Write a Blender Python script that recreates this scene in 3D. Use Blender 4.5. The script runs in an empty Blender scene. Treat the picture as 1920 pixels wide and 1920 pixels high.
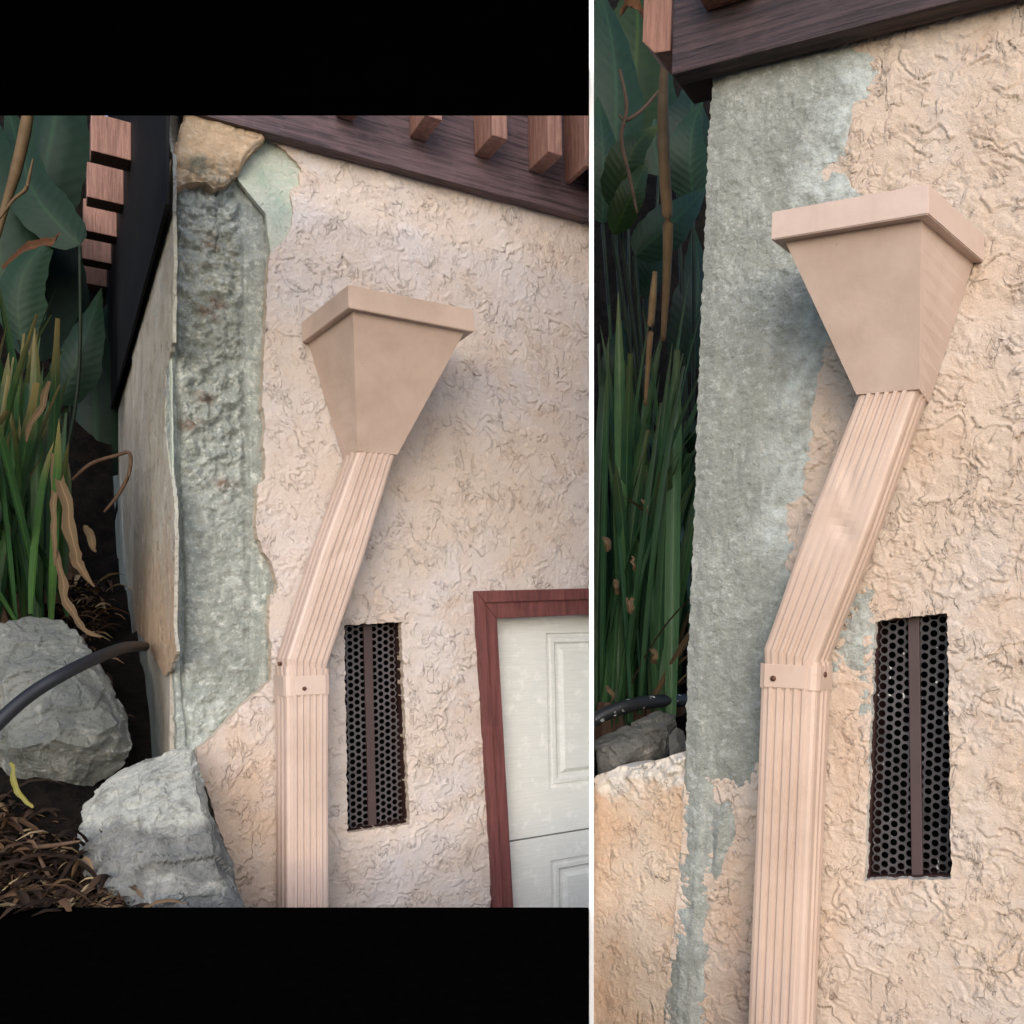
import bpy, bmesh, math, random
import numpy as np
from mathutils import Vector, Matrix, noise as mnoise

random.seed(7)
rng = np.random.RandomState(11)
R = math.radians
SC = bpy.context.scene

# ------------------------------------------------------------------ camera, world, sun
F, CX, HZ, CAMZ = 1680.0, 1200.0, 1180.0, 2.0
cam_d = bpy.data.cameras.new("camera")
cam = bpy.data.objects.new("camera", cam_d)
SC.collection.objects.link(cam)
cam.location = (0, 0, CAMZ)
cam.rotation_euler = (R(90), 0, 0)
cam_d.sensor_width = 36
cam_d.lens = 36 * F / 1920
cam_d.shift_x = -(CX - 960) / 1920
cam_d.shift_y = (HZ - 960) / 1920
cam_d.clip_start, cam_d.clip_end = 0.05, 3000
SC.camera = cam

SUN_EL, SUN_AZ = R(20), R(5)      # azimuth measured from straight behind the camera towards its right
sun_vec = Vector((math.sin(SUN_AZ) * math.cos(SUN_EL), -math.cos(SUN_AZ) * math.cos(SUN_EL), math.sin(SUN_EL)))
w = bpy.data.worlds.new("World")
SC.world = w
w.use_nodes = True
nt = w.node_tree
sky = nt.nodes.new("ShaderNodeTexSky")
sky.sky_type = 'NISHITA'
sky.sun_disc = False
sky.sun_elevation = SUN_EL
sky.sun_rotation = math.atan2(sun_vec.x, sun_vec.y)
sky.air_density, sky.dust_density, sky.ozone_density = 1.0, 1.0, 1.6
nt.links.new(sky.outputs[0], nt.nodes["Background"].inputs[0])
nt.nodes["Background"].inputs[1].default_value = 0.15
sd = bpy.data.lights.new("sun", 'SUN')
sd.energy, sd.angle, sd.color = 1.5, R(70), (1.0, 0.94, 0.925)
so = bpy.data.objects.new("sun", sd)
SC.collection.objects.link(so)
so.rotation_euler = (-sun_vec).to_track_quat('-Z', 'Y').to_euler()
so.location = sun_vec * 20
SC.view_settings.view_transform = 'Standard'
SC.view_settings.look = 'None'
SC.view_settings.exposure = 0.97
SC.view_settings.gamma = 1

# ------------------------------------------------------------------ helpers
def lin(c):
    c = c / 255.0
    return c / 12.92 if c <= 0.04045 else ((c + 0.055) / 1.055) ** 2.4

def C(r, g, b, k=0.85):
    return (lin(r) * k, lin(g) * k, lin(b) * k, 1)

def P(px, py, Y):
    return Vector((Y * (px - CX) / F, Y, CAMZ + Y * (HZ - py) / F))

class Frame:
    """a wall's own axes: u along it, v up it, w out of it"""
    def __init__(s, origin, yaw, roll=0):
        s.O = Vector(origin)
        s.Rm = (Matrix.Rotation(R(roll), 3, 'Y') @ Matrix.Rotation(R(yaw), 3, 'Z'))
        s.M = Matrix.Translation(s.O) @ s.Rm.to_4x4()
    def hit(s, px, py, w=0.0):
        d = Vector(((px - CX) / F, 1, (HZ - py) / F))
        n = s.Rm.col[1]
        c = Vector((0, 0, CAMZ)) - s.O
        t = (-w - c.dot(n)) / d.dot(n)
        l = s.Rm.transposed() @ (c + d * t)
        return (l.x, l.z)
    def world(s, u, v, w):
        return s.M @ Vector((u, -w, v))
    def poly(s, pts, w=0.0):
        return [s.hit(x, y, w) for x, y in pts]

def tag(o, label=None, cat=None, group=None, kind=None):
    if label: o["label"] = label
    if cat: o["category"] = cat
    if group: o["group"] = group
    if kind: o["kind"] = kind
    return o

def thing(name, M, label, cat, group=None):
    o = bpy.data.objects.new(name, None)
    o.empty_display_size = 0.1
    SC.collection.objects.link(o)
    o.matrix_world = M
    return tag(o, label, cat, group)

def link(name, me, mat, parent=None, M=None):
    o = bpy.data.objects.new(name, me)
    SC.collection.objects.link(o)
    if mat: me.materials.append(mat)
    if parent: o.parent = parent
    if M is not None:
        if parent: o.matrix_basis = M
        else: o.matrix_world = M
    return o

def bm_obj(name, bm, mat, parent=None, M=None, smooth=False, recalc=True):
    if recalc: bmesh.ops.recalc_face_normals(bm, faces=bm.faces[:])
    me = bpy.data.meshes.new(name)
    bm.to_mesh(me); bm.free()
    if smooth:
        for p in me.polygons: p.use_smooth = True
    return link(name, me, mat, parent, M)

def prism(bm, quad, w0, w1, bevel=0.0):
    """polygon in (u,v) between two w's, local coords (u,-w,v)"""
    a = [bm.verts.new((u, -w1, v)) for u, v in quad]
    b = [bm.verts.new((u, -w0, v)) for u, v in quad]
    n = len(quad)
    fs = [bm.faces.new(a), bm.faces.new(b[::-1])]
    for i in range(n):
        fs.append(bm.faces.new((a[i], b[i], b[(i + 1) % n], a[(i + 1) % n])))
    if bevel:
        es = set()
        for f in fs: es.update(f.edges)
        bmesh.ops.bevel(bm, geom=list(es), offset=bevel, segments=2, affect='EDGES', profile=0.6)

def hexa(bm, top, bot, bevel=0.0):
    """box from two rings of 4 points (local coords)"""
    a = [bm.verts.new(p) for p in top]; b = [bm.verts.new(p) for p in bot]
    fs = [bm.faces.new(a), bm.faces.new(b[::-1])]
    for i in range(4):
        fs.append(bm.faces.new((a[i], b[i], b[(i + 1) % 4], a[(i + 1) % 4])))
    if bevel:
        es = set()
        for f in fs: es.update(f.edges)
        bmesh.ops.bevel(bm, geom=list(es), offset=bevel, segments=2, affect='EDGES', profile=0.6)

def box(bm, x0, x1, y0, y1, z0, z1, bevel=0.0):
    hexa(bm, [(x0, y0, z1), (x1, y0, z1), (x1, y1, z1), (x0, y1, z1)],
         [(x0, y0, z0), (x1, y0, z0), (x1, y1, z0), (x0, y1, z0)], bevel)

# numpy gradient noise -----------------------------------------------------------------
_perm = rng.permutation(512)
_perm = np.concatenate([_perm, _perm])
_ang = rng.rand(512) * 2 * np.pi
_gx, _gy = np.cos(_ang), np.sin(_ang)
def gn(x, y, seed=0):
    x = np.asarray(x, float) + seed * 17.31; y = np.asarray(y, float) + seed * 9.77
    xi = np.floor(x).astype(int); yi = np.floor(y).astype(int)
    xf = x - xi; yf = y - yi
    fx = xf * xf * xf * (xf * (xf * 6 - 15) + 10); fy = yf * yf * yf * (yf * (yf * 6 - 15) + 10)
    def g(ix, iy, dx, dy):
        h = _perm[(_perm[ix & 511] + iy) & 511]
        return _gx[h] * dx + _gy[h] * dy
    a = g(xi, yi, xf, yf); b = g(xi + 1, yi, xf - 1, yf)
    c = g(xi, yi + 1, xf, yf - 1); d = g(xi + 1, yi + 1, xf - 1, yf - 1)
    return ((a * (1 - fx) + b * fx) * (1 - fy) + (c * (1 - fx) + d * fx) * fy) * 1.45
def fbm(x, y, octv=4, seed=0, gain=0.5):
    s = 0; a = 1.0; k = 1.0
    for i in range(octv):
        s = s + a * gn(x * k, y * k, seed + i * 3); a *= gain; k *= 2.03
    return s
def sstep(a, b, x):
    t = np.clip((x - a) / (b - a), 0, 1); return t * t * (3 - 2 * t)

def sdf(poly, U, V):
    p = np.array(poly); n = len(p)
    d = np.full(U.shape, 1e9); inside = np.zeros(U.shape, bool)
    for i in range(n):
        ax, ay = p[i]; bx, by = p[(i + 1) % n]
        ex, ey = bx - ax, by - ay
        t = np.clip(((U - ax) * ex + (V - ay) * ey) / (ex * ex + ey * ey + 1e-12), 0, 1)
        d = np.minimum(d, np.hypot(U - ax - t * ex, V - ay - t * ey))
        if ay != by:
            c = ((ay > V) != (by > V)) & (U < ex * (V - ay) / ey + ax)
            inside ^= c
    return np.where(inside, -d, d)

def hfield(name, poly, height, mat, parent=None, M=None, res=0.0022, holes=(), jag=0.003, jagscale=60,
           skirt=0.02, mask=None, lip=0.0, smooth_edge=0.0):
    """a plastered or broken surface as a height field inside a polygon, with a cut edge of its own thickness"""
    p = np.array(poly)
    u0, v0 = p.min(0) - res * 3; u1, v1 = p.max(0) + res * 3
    nu = int((u1 - u0) / res) + 1; nv = int((v1 - v0) / res) + 1
    U, V = np.meshgrid(u0 + np.arange(nu) * res, v0 + np.arange(nv) * res)
    S = sdf(poly, U, V)
    if jag: S = S + jag * fbm(U * jagscale, V * jagscale, 3, 5)
    for hp in holes:
        S = np.maximum(S, -(sdf(hp, U, V) + 0.0024 * fbm(U * 70, V * 70, 3, 9)))
    gv, gu = np.gradient(S, res)
    ins = S < 0
    k = ins[:-1, :-1] | ins[1:, :-1] | ins[:-1, 1:] | ins[1:, 1:]
    out = ~ins
    gl = gu * gu + gv * gv + 1e-6
    U2 = np.where(out, U - np.clip(S * gu / gl, -1.6 * res, 1.6 * res), U)
    V2 = np.where(out, V - np.clip(S * gv / gl, -1.6 * res, 1.6 * res), V)
    H = height(U2, V2, -S)
    if lip: H = H - lip * np.exp(S / 0.004) * (S > -0.03)
    idx = np.arange(nu * nv).reshape(nv, nu)
    jj, ii = np.nonzero(k)
    q = np.stack([idx[jj, ii], idx[jj, ii + 1], idx[jj + 1, ii + 1], idx[jj + 1, ii]], 1)
    used = np.unique(q)
    remap = np.full(nu * nv, -1); remap[used] = np.arange(len(used))
    q = remap[q]
    co = np.stack([U2.ravel()[used], -H.ravel()[used], V2.ravel()[used]], 1)
    Sd = -S.ravel()[used]
    mk = mask(co[:, 0], co[:, 2], Sd) if mask is not None else np.zeros(len(used))
    # boundary
    e = np.concatenate([q[:, [0, 1]], q[:, [1, 2]], q[:, [2, 3]], q[:, [3, 0]]])
    key = np.sort(e, 1); kk = key[:, 0].astype(np.int64) * (len(used) + 1) + key[:, 1]
    _, inv, cnt = np.unique(kk, return_inverse=True, return_counts=True)
    be = e[cnt[inv] == 1]
    nb = len(be)
    top = co[be.ravel()].copy(); bot = top.copy(); bot[:, 1] += skirt
    base = len(co)
    allco = np.concatenate([co, top, bot])
    a = base + np.arange(nb) * 2
    o2 = base + nb * 2 + np.arange(nb) * 2
    sq = np.stack([a + 1, a, o2, o2 + 1], 1)
    faces = np.concatenate([q, sq])
    me = bpy.data.meshes.new(name)
    me.vertices.add(len(allco)); me.vertices.foreach_set("co", allco.astype(np.float32).ravel())
    me.loops.add(len(faces) * 4); me.loops.foreach_set("vertex_index", faces.astype(np.int32).ravel())
    me.polygons.add(len(faces))
    me.polygons.foreach_set("loop_start", (np.arange(len(faces)) * 4).astype(np.int32))
    me.polygons.foreach_set("loop_total", np.full(len(faces), 4, np.int32))
    sm = np.zeros(len(faces), bool); sm[:len(q)] = True
    me.polygons.foreach_set("use_smooth", sm)
    at = me.attributes.new("mask", 'FLOAT', 'POINT')
    at.data.foreach_set("value", np.concatenate([mk, mk[be.ravel()], mk[be.ravel()]]).astype(np.float32))
    ae = me.attributes.new("rim", 'FLOAT', 'POINT')
    ae.data.foreach_set("value", np.concatenate([np.zeros(len(co)), np.ones(nb * 4)]).astype(np.float32))
    me.update(calc_edges=True)
    return link(name, me, mat, parent, M)

# ------------------------------------------------------------------ materials
class NB:
    def __init__(s, name, rough=0.85, spec=0.25):
        s.m = bpy.data.materials.new(name); s.m.use_nodes = True
        s.t = s.m.node_tree; s.b = s.t.nodes["Principled BSDF"]
        s.b.inputs["Roughness"].default_value = rough
        s.b.inputs["Specular IOR Level"].default_value = spec
        s.tc = s.t.nodes.new("ShaderNodeTexCoord")
        s.h = None
    def n(s, typ, **kw):
        x = s.t.nodes.new(typ)
        for k, v in kw.items(): setattr(x, k, v)
        return x
    def l(s, a, b): s.t.links.new(a, b)
    def coord(s, scale=(1, 1, 1), rot=(0, 0, 0)):
        mp = s.n("ShaderNodeMapping")
        mp.inputs["Scale"].default_value = scale; mp.inputs["Rotation"].default_value = rot
        s.l(s.tc.outputs["Object"], mp.inputs[0]); return mp.outputs[0]
    def noise(s, scale, detail=4, rough=0.55, dist=0.0, sc=(1, 1, 1), rot=(0, 0, 0)):
        x = s.n("ShaderNodeTexNoise")
        x.inputs["Scale"].default_value = scale; x.inputs["Detail"].default_value = detail
        x.inputs["Roughness"].default_value = rough; x.inputs["Distortion"].default_value = dist
        s.l(s.coord(sc, rot), x.inputs["Vector"]); return x.outputs["Fac"]
    def voro(s, scale, feature='F1', sc=(1, 1, 1)):
        x = s.n("ShaderNodeTexVoronoi", feature=feature)
        x.inputs["Scale"].default_value = scale
        s.l(s.coord(sc), x.inputs["Vector"]); return x.outputs["Distance"]
    def ramp(s, fac, stops, interp='LINEAR'):
        x = s.n("ShaderNodeValToRGB"); x.color_ramp.interpolation = interp
        el = x.color_ramp.elements
        while len(el) < len(stops): el.new(0.5)
        for e, (p, c) in zip(el, stops):
            e.position = p; e.color = c if len(c) == 4 else (*c, 1)
        s.l(fac, x.inputs[0]); return x.outputs[0]
    def g(s, fac, a, b):
        if a > b: return s.ramp(fac, [(b, (1, 1, 1, 1)), (a, (0, 0, 0, 1))])
        return s.ramp(fac, [(a, (0, 0, 0, 1)), (b, (1, 1, 1, 1))])
    def mix(s, fac, a, b, mode='MIX'):
        x = s.n("ShaderNodeMix", data_type='RGBA', blend_type=mode)
        for sock, v in ((x.inputs[0], fac), (x.inputs[6], a), (x.inputs[7], b)):
            if isinstance(v, (float, int)): sock.default_value = v
            elif isinstance(v, tuple): sock.default_value = v
            else: s.l(v, sock)
        return x.outputs[2]
    def attr(s, name):
        x = s.n("ShaderNodeAttribute", attribute_name=name); return x.outputs["Fac"]
    def math(s, op, a, b=0.0):
        x = s.n("ShaderNodeMath", operation=op)
        for sock, v in ((x.inputs[0], a), (x.inputs[1], b)):
            if isinstance(v, (float, int)): sock.default_value = v
            else: s.l(v, sock)
        return x.outputs[0]
    def bump(s, fac, dist, strength=1.0):
        x = s.n("ShaderNodeBump"); x.inputs["Distance"].default_value = dist; x.inputs["Strength"].default_value = strength
        s.l(fac, x.inputs["Height"])
        if s.h is not None: s.l(s.h, x.inputs["Normal"])
        s.h = x.outputs[0]
    def done(s, col):
        if isinstance(col, tuple): s.b.inputs["Base Color"].default_value = col
        else: s.l(col, s.b.inputs["Base Color"])
        if s.h is not None: s.l(s.h, s.b.inputs["Normal"])
        return s.m

def m_stucco(name, base, warm, pale, dark, broken, seed=0, rot=0.7):
    b = NB(name, 0.92, 0.15)
    n1 = b.noise(5.0 + seed, 3, 0.5)
    n2 = b.noise(9.5 + seed, 4, 0.6, 0.6)
    c = b.mix(b.g(n1, 0.42, 0.62), base, pale)
    c = b.mix(b.math('MULTIPLY', b.g(n2, 0.5, 0.68), 0.7), c, warm)
    c = b.mix(b.attr("mask"), c, dark)
    gr = b.noise(260, 3, 0.7)
    c = b.mix(b.math('MULTIPLY', b.g(gr, 0.56, 0.75), 0.22), c, (base[0] * .45, base[1] * .42, base[2] * .4, 1))
    c = b.mix(b.math('MULTIPLY', b.g(gr, 0.45, 0.25), 0.18), c, (0.75, 0.68, 0.6, 1))
    c = b.mix(b.math('MULTIPLY', b.attr("rim"), 0.75), c, broken)
    dirt_or_shade = (base[0] * .42, base[1] * .36, base[2] * .32, 1)  # crevice tone: shade under the trowel edges painted along the crack lines
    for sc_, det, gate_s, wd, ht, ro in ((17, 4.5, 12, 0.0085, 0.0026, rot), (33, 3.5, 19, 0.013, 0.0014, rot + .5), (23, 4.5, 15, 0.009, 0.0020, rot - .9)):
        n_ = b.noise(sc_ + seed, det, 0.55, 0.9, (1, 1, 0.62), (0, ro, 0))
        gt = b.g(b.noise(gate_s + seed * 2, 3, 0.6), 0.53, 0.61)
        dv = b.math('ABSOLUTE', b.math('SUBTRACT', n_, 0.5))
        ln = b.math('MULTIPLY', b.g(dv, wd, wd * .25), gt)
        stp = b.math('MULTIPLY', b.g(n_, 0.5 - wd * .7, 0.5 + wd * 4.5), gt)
        c = b.mix(b.math('MULTIPLY', ln, 0.27), c, dirt_or_shade)
        b.bump(b.math('SUBTRACT', b.math('MULTIPLY', stp, 1.0), b.math('MULTIPLY', ln, 0.8)), ht, 0.9)
    b.bump(b.noise(400, 3, 0.75), 0.0024, 0.9)
    b.bump(b.noise(130, 4, 0.65), 0.0016, 0.45)
    return b.done(c)

def m_concrete(name, a, bcol, pale, brown, bumpd=0.003):
    b = NB(name, 0.93, 0.12)
    n = b.noise(28, 6, 0.65, 0.5)
    c = b.mix(b.g(n, 0.38, 0.62), a, bcol)
    c = b.mix(b.g(b.noise(75, 5, 0.7), 0.52, 0.68), c, pale)
    c = b.mix(b.math('MULTIPLY', b.attr("mask"), b.g(b.noise(45, 4, 0.6), 0.35, 0.6)), c, brown)
    c = b.mix(b.math('MULTIPLY', b.g(b.noise(8, 4, 0.6, 0.4), 0.48, 0.66), 0.40), c, (a[0] * .78, a[1] * .77, a[2] * .76, 1))
    c = b.mix(b.math('MULTIPLY', b.g(b.noise(11, 5, 0.65, 0.5, (1.6, 1.6, .5)), 0.56, 0.68), 0.45), c, pale)
    sp = b.noise(330, 3, 0.8)
    c = b.mix(b.math('MULTIPLY', b.g(sp, 0.55, 0.70), 0.30), c, (a[0] * .35, a[1] * .36, a[2] * .36, 1))
    c = b.mix(b.math('MULTIPLY', b.g(sp, 0.44, 0.32), 0.20), c, (0.72, 0.75, 0.72, 1))
    b.bump(b.noise(90, 6, 0.7), bumpd, 0.8)
    b.bump(b.noise(300, 3, 0.8), 0.0030, 0.9)
    return b.done(c)

def m_paint(name, col, rough=0.5, var=0.12, spec=0.35, scale=9.0, dirt_or_shade=None, bump=0.0):
    b = NB(name, rough, spec)
    n = b.noise(scale, 4, 0.6)
    c2 = (col[0] * (1 - var), col[1] * (1 - var * 1.15), col[2] * (1 - var * 1.3), 1)
    c = b.mix(b.g(n, 0.35, 0.68), col, c2)
    if dirt_or_shade:
        c = b.mix(b.math('MULTIPLY', b.g(b.noise(45, 4, 0.6, 0.3, (1, 1, 0.5)), 0.58, 0.78), 0.14), c, dirt_or_shade)
    if dirt_or_shade:
        st = b.noise(5, 4, 0.6, 0.2, (9, 9, 0.8))
        c = b.mix(b.math('MULTIPLY', b.g(st, 0.54, 0.74), 0.10), c, dirt_or_shade)
        c = b.mix(b.math('MULTIPLY', b.g(b.noise(70, 4, 0.7), 0.68, 0.74), 0.35), c, (dirt_or_shade[0] * .7, dirt_or_shade[1] * .65, dirt_or_shade[2] * .6, 1))
        b.bump(b.noise(8, 2, 0.5), 0.006, 0.5)
    b.bump(b.noise(180, 3, 0.6), 0.0006, 0.4 if not bump else bump)
    return b.done(c)

def m_wood(name, col, dark, grain=(1.2, 20, 28), rough=0.55, depth=0.0035, scale=6.0):
    b = NB(name, rough, 0.35)
    n = b.noise(scale, 5, 0.6, 0.4, grain)
    c = b.mix(b.g(n, 0.36, 0.6), dark, col)
    c = b.mix(b.math('MULTIPLY', b.g(b.noise(40, 4, 0.6), 0.55, 0.75), 0.35), c, (col[0] * 1.5, col[1] * 1.45, col[2] * 1.45, 1))
    b.bump(n, depth, 0.9)
    b.bump(b.noise(220, 3, 0.6), 0.0008, 0.5)
    return b.done(c)

def m_rock(name, a, bc, pale, top=None):
    b = NB(name, 0.88, 0.2)
    n = b.noise(9, 7, 0.65, 0.6)
    c = b.mix(b.g(n, 0.38, 0.62), a, bc)
    c = b.mix(b.math('MULTIPLY', b.g(b.noise(16, 5, 0.6, 0.8), 0.56, 0.66), 0.8), c, pale)
    if top:      # clean broken stone towards the tip
        sx = b.n("ShaderNodeSeparateXYZ"); b.l(b.tc.outputs["Object"], sx.inputs[0])
        hz = b.math('ADD', sx.outputs[2], b.math('MULTIPLY', b.noise(12, 5, 0.6), 0.16))
        c = b.mix(b.math('MULTIPLY', b.g(b.math('SUBTRACT', hz, top), 0.0, 0.03), 0.85), c, C(206, 208, 200))
        c = b.mix(b.math('MULTIPLY', b.g(b.noise(18, 5, 0.7, 0.5), 0.5, 0.62), 0.5), c, C(92, 88, 86))
    c = b.mix(b.math('MULTIPLY', b.g(b.noise(140, 4, 0.7), 0.52, 0.7), 0.45), c, (a[0] * .35, a[1] * .35, a[2] * .36, 1))
    b.bump(b.noise(26, 8, 0.75, 0.4), 0.02, 0.9)
    b.bump(b.noise(160, 4, 0.7), 0.002, 0.8)
    return b.done(c)

def m_leaf(name, a, bc, tip, rough=0.42, veins=(30, 30, 2), broad=False):
    b = NB(name, rough, 0.22)
    r = b.attr("rnd")
    c = b.mix(r, a, bc)
    c = b.mix(b.math('MULTIPLY', b.g(b.attr("mask"), 0.75, 1.0), 0.8), c, tip)
    n = b.noise(14, 3, 0.5)
    c = b.mix(b.math('MULTIPLY', b.g(n, 0.5, 0.75), 0.4), c, (a[0] * .5, a[1] * .55, a[2] * .6, 1))
    ab = b.math('ABSOLUTE', b.attr("across"))
    rib = b.g(ab, 0.10, 0.02)
    c = b.mix(b.math('MULTIPLY', rib, 0.45), c, (min(1, bc[0] * 2.2), min(1, bc[1] * 2.0), bc[2] * 1.8, 1))
    if broad:
        ph = b.math('SUBTRACT', b.math('MULTIPLY', b.attr("mask"), 95.0), b.math('MULTIPLY', ab, 14.0))
        sn = b.math('SINE', ph)
        c = b.mix(b.math('MULTIPLY', b.g(sn, 0.2, 1.0), 0.10), c, (bc[0] * 1.5, bc[1] * 1.4, bc[2] * 1.4, 1))
        b.bump(sn, 0.0005, 0.4)
    b.bump(b.noise(9, 3, 0.5, 0, veins), 0.002, 0.5)
    # leaves let a little light through
    tr = b.n("ShaderNodeBsdfTranslucent"); b.l(c, tr.inputs[0])
    mx = b.n("ShaderNodeMixShader"); mx.inputs[0].default_value = 0.18
    out = b.t.nodes["Material Output"]
    b.done(c)
    b.l(b.b.outputs[0], mx.inputs[1]); b.l(tr.outputs[0], mx.inputs[2]); b.l(mx.outputs[0], out.inputs[0])
    return b.m

MT = {}
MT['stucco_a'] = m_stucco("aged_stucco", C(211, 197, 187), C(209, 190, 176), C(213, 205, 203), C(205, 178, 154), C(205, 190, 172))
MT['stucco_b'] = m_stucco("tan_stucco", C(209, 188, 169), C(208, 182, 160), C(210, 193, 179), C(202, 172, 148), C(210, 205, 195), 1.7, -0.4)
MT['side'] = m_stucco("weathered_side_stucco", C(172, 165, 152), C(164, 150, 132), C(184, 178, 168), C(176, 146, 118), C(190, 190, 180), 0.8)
MT['core'] = m_concrete("crumbling_concrete", C(134, 141, 136, 1.05), C(164, 169, 163, 1.05), C(202, 206, 200, 1.05), C(128, 108, 94), 0.004)
MT['mortar'] = m_concrete("fresh_grey_mortar", C(144, 147, 139), C(160, 162, 154), C(186, 187, 181), C(196, 202, 197), 0.003)
MT['mint'] = m_concrete("pale_green_base_coat", C(180, 192, 178), C(194, 200, 188), C(208, 206, 196), C(152, 176, 162), 0.001)
MT['chunk'] = m_concrete("broken_stucco_chunk", C(186, 162, 134), C(202, 176, 148), C(214, 194, 172), C(124, 126, 116), 0.0015)
MT['render'] = m_stucco("orange_tan_render", C(206, 178, 152), C(200, 166, 138), C(208, 188, 168), C(215, 206, 194), C(222, 214, 204), 2.3)
MT['pipe_a'] = m_paint("tan_pipe_paint", C(205, 182, 170), 0.42, 0.14, 0.4, 7, C(150, 120, 100))
MT['pipe_b'] = m_paint("beige_pipe_paint", C(206, 180, 163), 0.45, 0.14, 0.4, 7, C(150, 118, 92))
MT['hop'] = m_paint("tan_hopper_paint", C(204, 180, 166), 0.4, 0.16, 0.4, 11, C(150, 125, 105))
MT['screw'] = m_paint("rusty_screw", C(96, 62, 48), 0.6)
MT['seam'] = m_paint("dark_sealant", C(70, 58, 52), 0.8)
MT['fascia'] = m_wood("dark_brown_fascia_wood", C(100, 80, 84), C(50, 38, 43))
MT['fascia_b'] = m_wood("dark_oiled_fascia_wood", C(74, 56, 56), C(34, 25, 27))
MT['batten'] = m_wood("red_brown_batten_wood", C(152, 114, 102), C(120, 86, 76), (20, 20, 1.5), 0.6, 0.002)
MT['batten_b'] = m_wood("orange_brown_batten_wood", C(150, 108, 90), C(116, 80, 64), (20, 20, 1.5), 0.6, 0.002)
MT['side_shade'] = m_paint("shaded_dark_board", (0.006, 0.006, 0.008, 1), 0.7, 0.3, 0.15)
MT['trim'] = m_wood("red_brown_door_trim", C(116, 68, 66), C(90, 50, 50), (18, 18, 1.2), 0.5, 0.001)
MT['door'] = m_wood("pale_door_panel", C(224, 226, 223, .9), C(214, 217, 214, .9), (1.5, 20, 40), 0.5, 0.0006, 10)
MT['mesh'] = m_paint("grey_perforated_metal", C(84, 80, 84), 0.5, 0.25, 0.4, 40)
def m_flecked():
    b = NB("flecked_perforated_metal", 0.5, 0.4)
    c = b.mix(b.g(b.noise(30, 4, 0.6), 0.4, 0.65), C(70, 66, 68), C(48, 45, 47))
    c = b.mix(b.g(b.noise(110, 3, 0.6, 0, (1, 1, .6)), 0.66, 0.70), c, C(190, 190, 184))
    return b.done(c)
MT['mesh_b'] = m_flecked()
MT['bar'] = m_paint("brown_vent_bar", C(78, 62, 62), 0.5, 0.2)
MT['liner'] = m_paint("dark_brown_vent_frame", C(62, 42, 40), 0.6, 0.3, 0.2, 30)
MT['void'] = m_paint("black_vent_duct", (0.004, 0.004, 0.005, 1), 0.9, 0.2, 0.05)  # near-black, so whatever shows through holes and gaps is dark
MT['rock_a'] = m_rock("grey_slate_rock", C(116, 120, 116), C(140, 142, 137), C(176, 176, 168))
MT['rock_b'] = m_rock("pale_blue_grey_rock", C(122, 125, 125), C(152, 153, 150), C(198, 197, 190), 0.30)
MT['rock_c'] = m_rock("dark_grey_rock", C(96, 96, 92), C(126, 124, 118), C(160, 156, 148))
MT['hose'] = m_paint("black_rubber", C(34, 36, 42), 0.45, 0.2, 0.4)
MT['slab_black'] = m_paint("black_slab", (0.0016, 0.0016, 0.0016, 1), 1.0, 0.3, 0.0, 60)
MT['blackwood'] = m_paint("matte_black_board", (0.0025, 0.0025, 0.0025, 1), 1.0, 0.2, 0.0)
MT['white'] = m_paint("white_board_paint", (0.88, 0.88, 0.88, 1), 0.5, 0.02)
MT['leaf_l'] = m_leaf("strap_leaf", C(36, 70, 44, .62), C(74, 110, 58, .62), C(150, 128, 84, .7))
MT['litter_blade'] = m_leaf('dead_blade', C(96, 78, 56, .6), C(140, 118, 86, .7), C(90, 70, 50), 0.85)
MT['leaf_y'] = m_leaf('yellowing_leaf', C(130, 128, 58, .7), C(140, 134, 62, .7), C(150, 132, 66, .7))
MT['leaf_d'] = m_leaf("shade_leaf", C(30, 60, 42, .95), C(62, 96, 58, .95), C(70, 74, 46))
MT['broad'] = m_leaf("broad_leaf", C(18, 42, 34, .6), C(32, 62, 42, .6), C(46, 68, 36, .6), 0.55, (3, 3, 3), True)  # deep shade of the bed is put into this dark base colour
MT['broad_g'] = m_leaf("yellow_green_broad_leaf", C(40, 66, 28, .4), C(56, 82, 30, .4), C(100, 104, 40, .5), 0.5, (3, 3, 3), True)
MT['dry'] = m_leaf("dry_leaf", C(112, 92, 68, .6), C(136, 116, 88, .65), C(92, 70, 52), 0.8, (60, 60, 3))
MT['rust'] = m_leaf("rusty_leaf", C(100, 66, 44, .6), C(126, 84, 54, .6), C(80, 54, 40), 0.8)
MT['dry_shade'] = m_leaf("shaded_dry_leaf", C(118, 98, 76, .5), C(140, 116, 90, .5), C(90, 66, 48), 0.8)  # darker copy of the dry leaf, bed shade put into its colour
def m_litter():
    b = NB("leaf_litter", 0.9, 0.1)
    c = b.ramp(b.attr("rnd"), [(0.0, C(34, 26, 22)), (0.45, C(60, 46, 38)), (0.72, C(92, 70, 54)), (0.9, C(128, 104, 78)), (1.0, C(176, 156, 122))])
    b.bump(b.noise(60, 3, 0.6), 0.002, 0.6)
    return b.done(c)
MT['litter'] = m_litter()
MT['leaf_stalk'] = m_paint('dark_green_stalk', C(34, 48, 34, .6), 0.6, 0.3, 0.2, 30)
MT['stalk'] = m_paint("tan_stalk", C(112, 92, 66, .75), 0.7, 0.3, 0.2, 30)
MT['twig'] = m_paint("brown_twig", C(96, 76, 62), 0.8, 0.3, 0.2, 60)
def m_soil():
    b = NB("dark_soil", 0.95, 0.1)
    c = b.mix(b.g(b.noise(22, 6, 0.7), 0.4, 0.65), C(16, 14, 13), C(36, 30, 26))
    b.bump(b.noise(60, 6, 0.7), 0.02, 0.9)
    return b.done(c)
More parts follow.
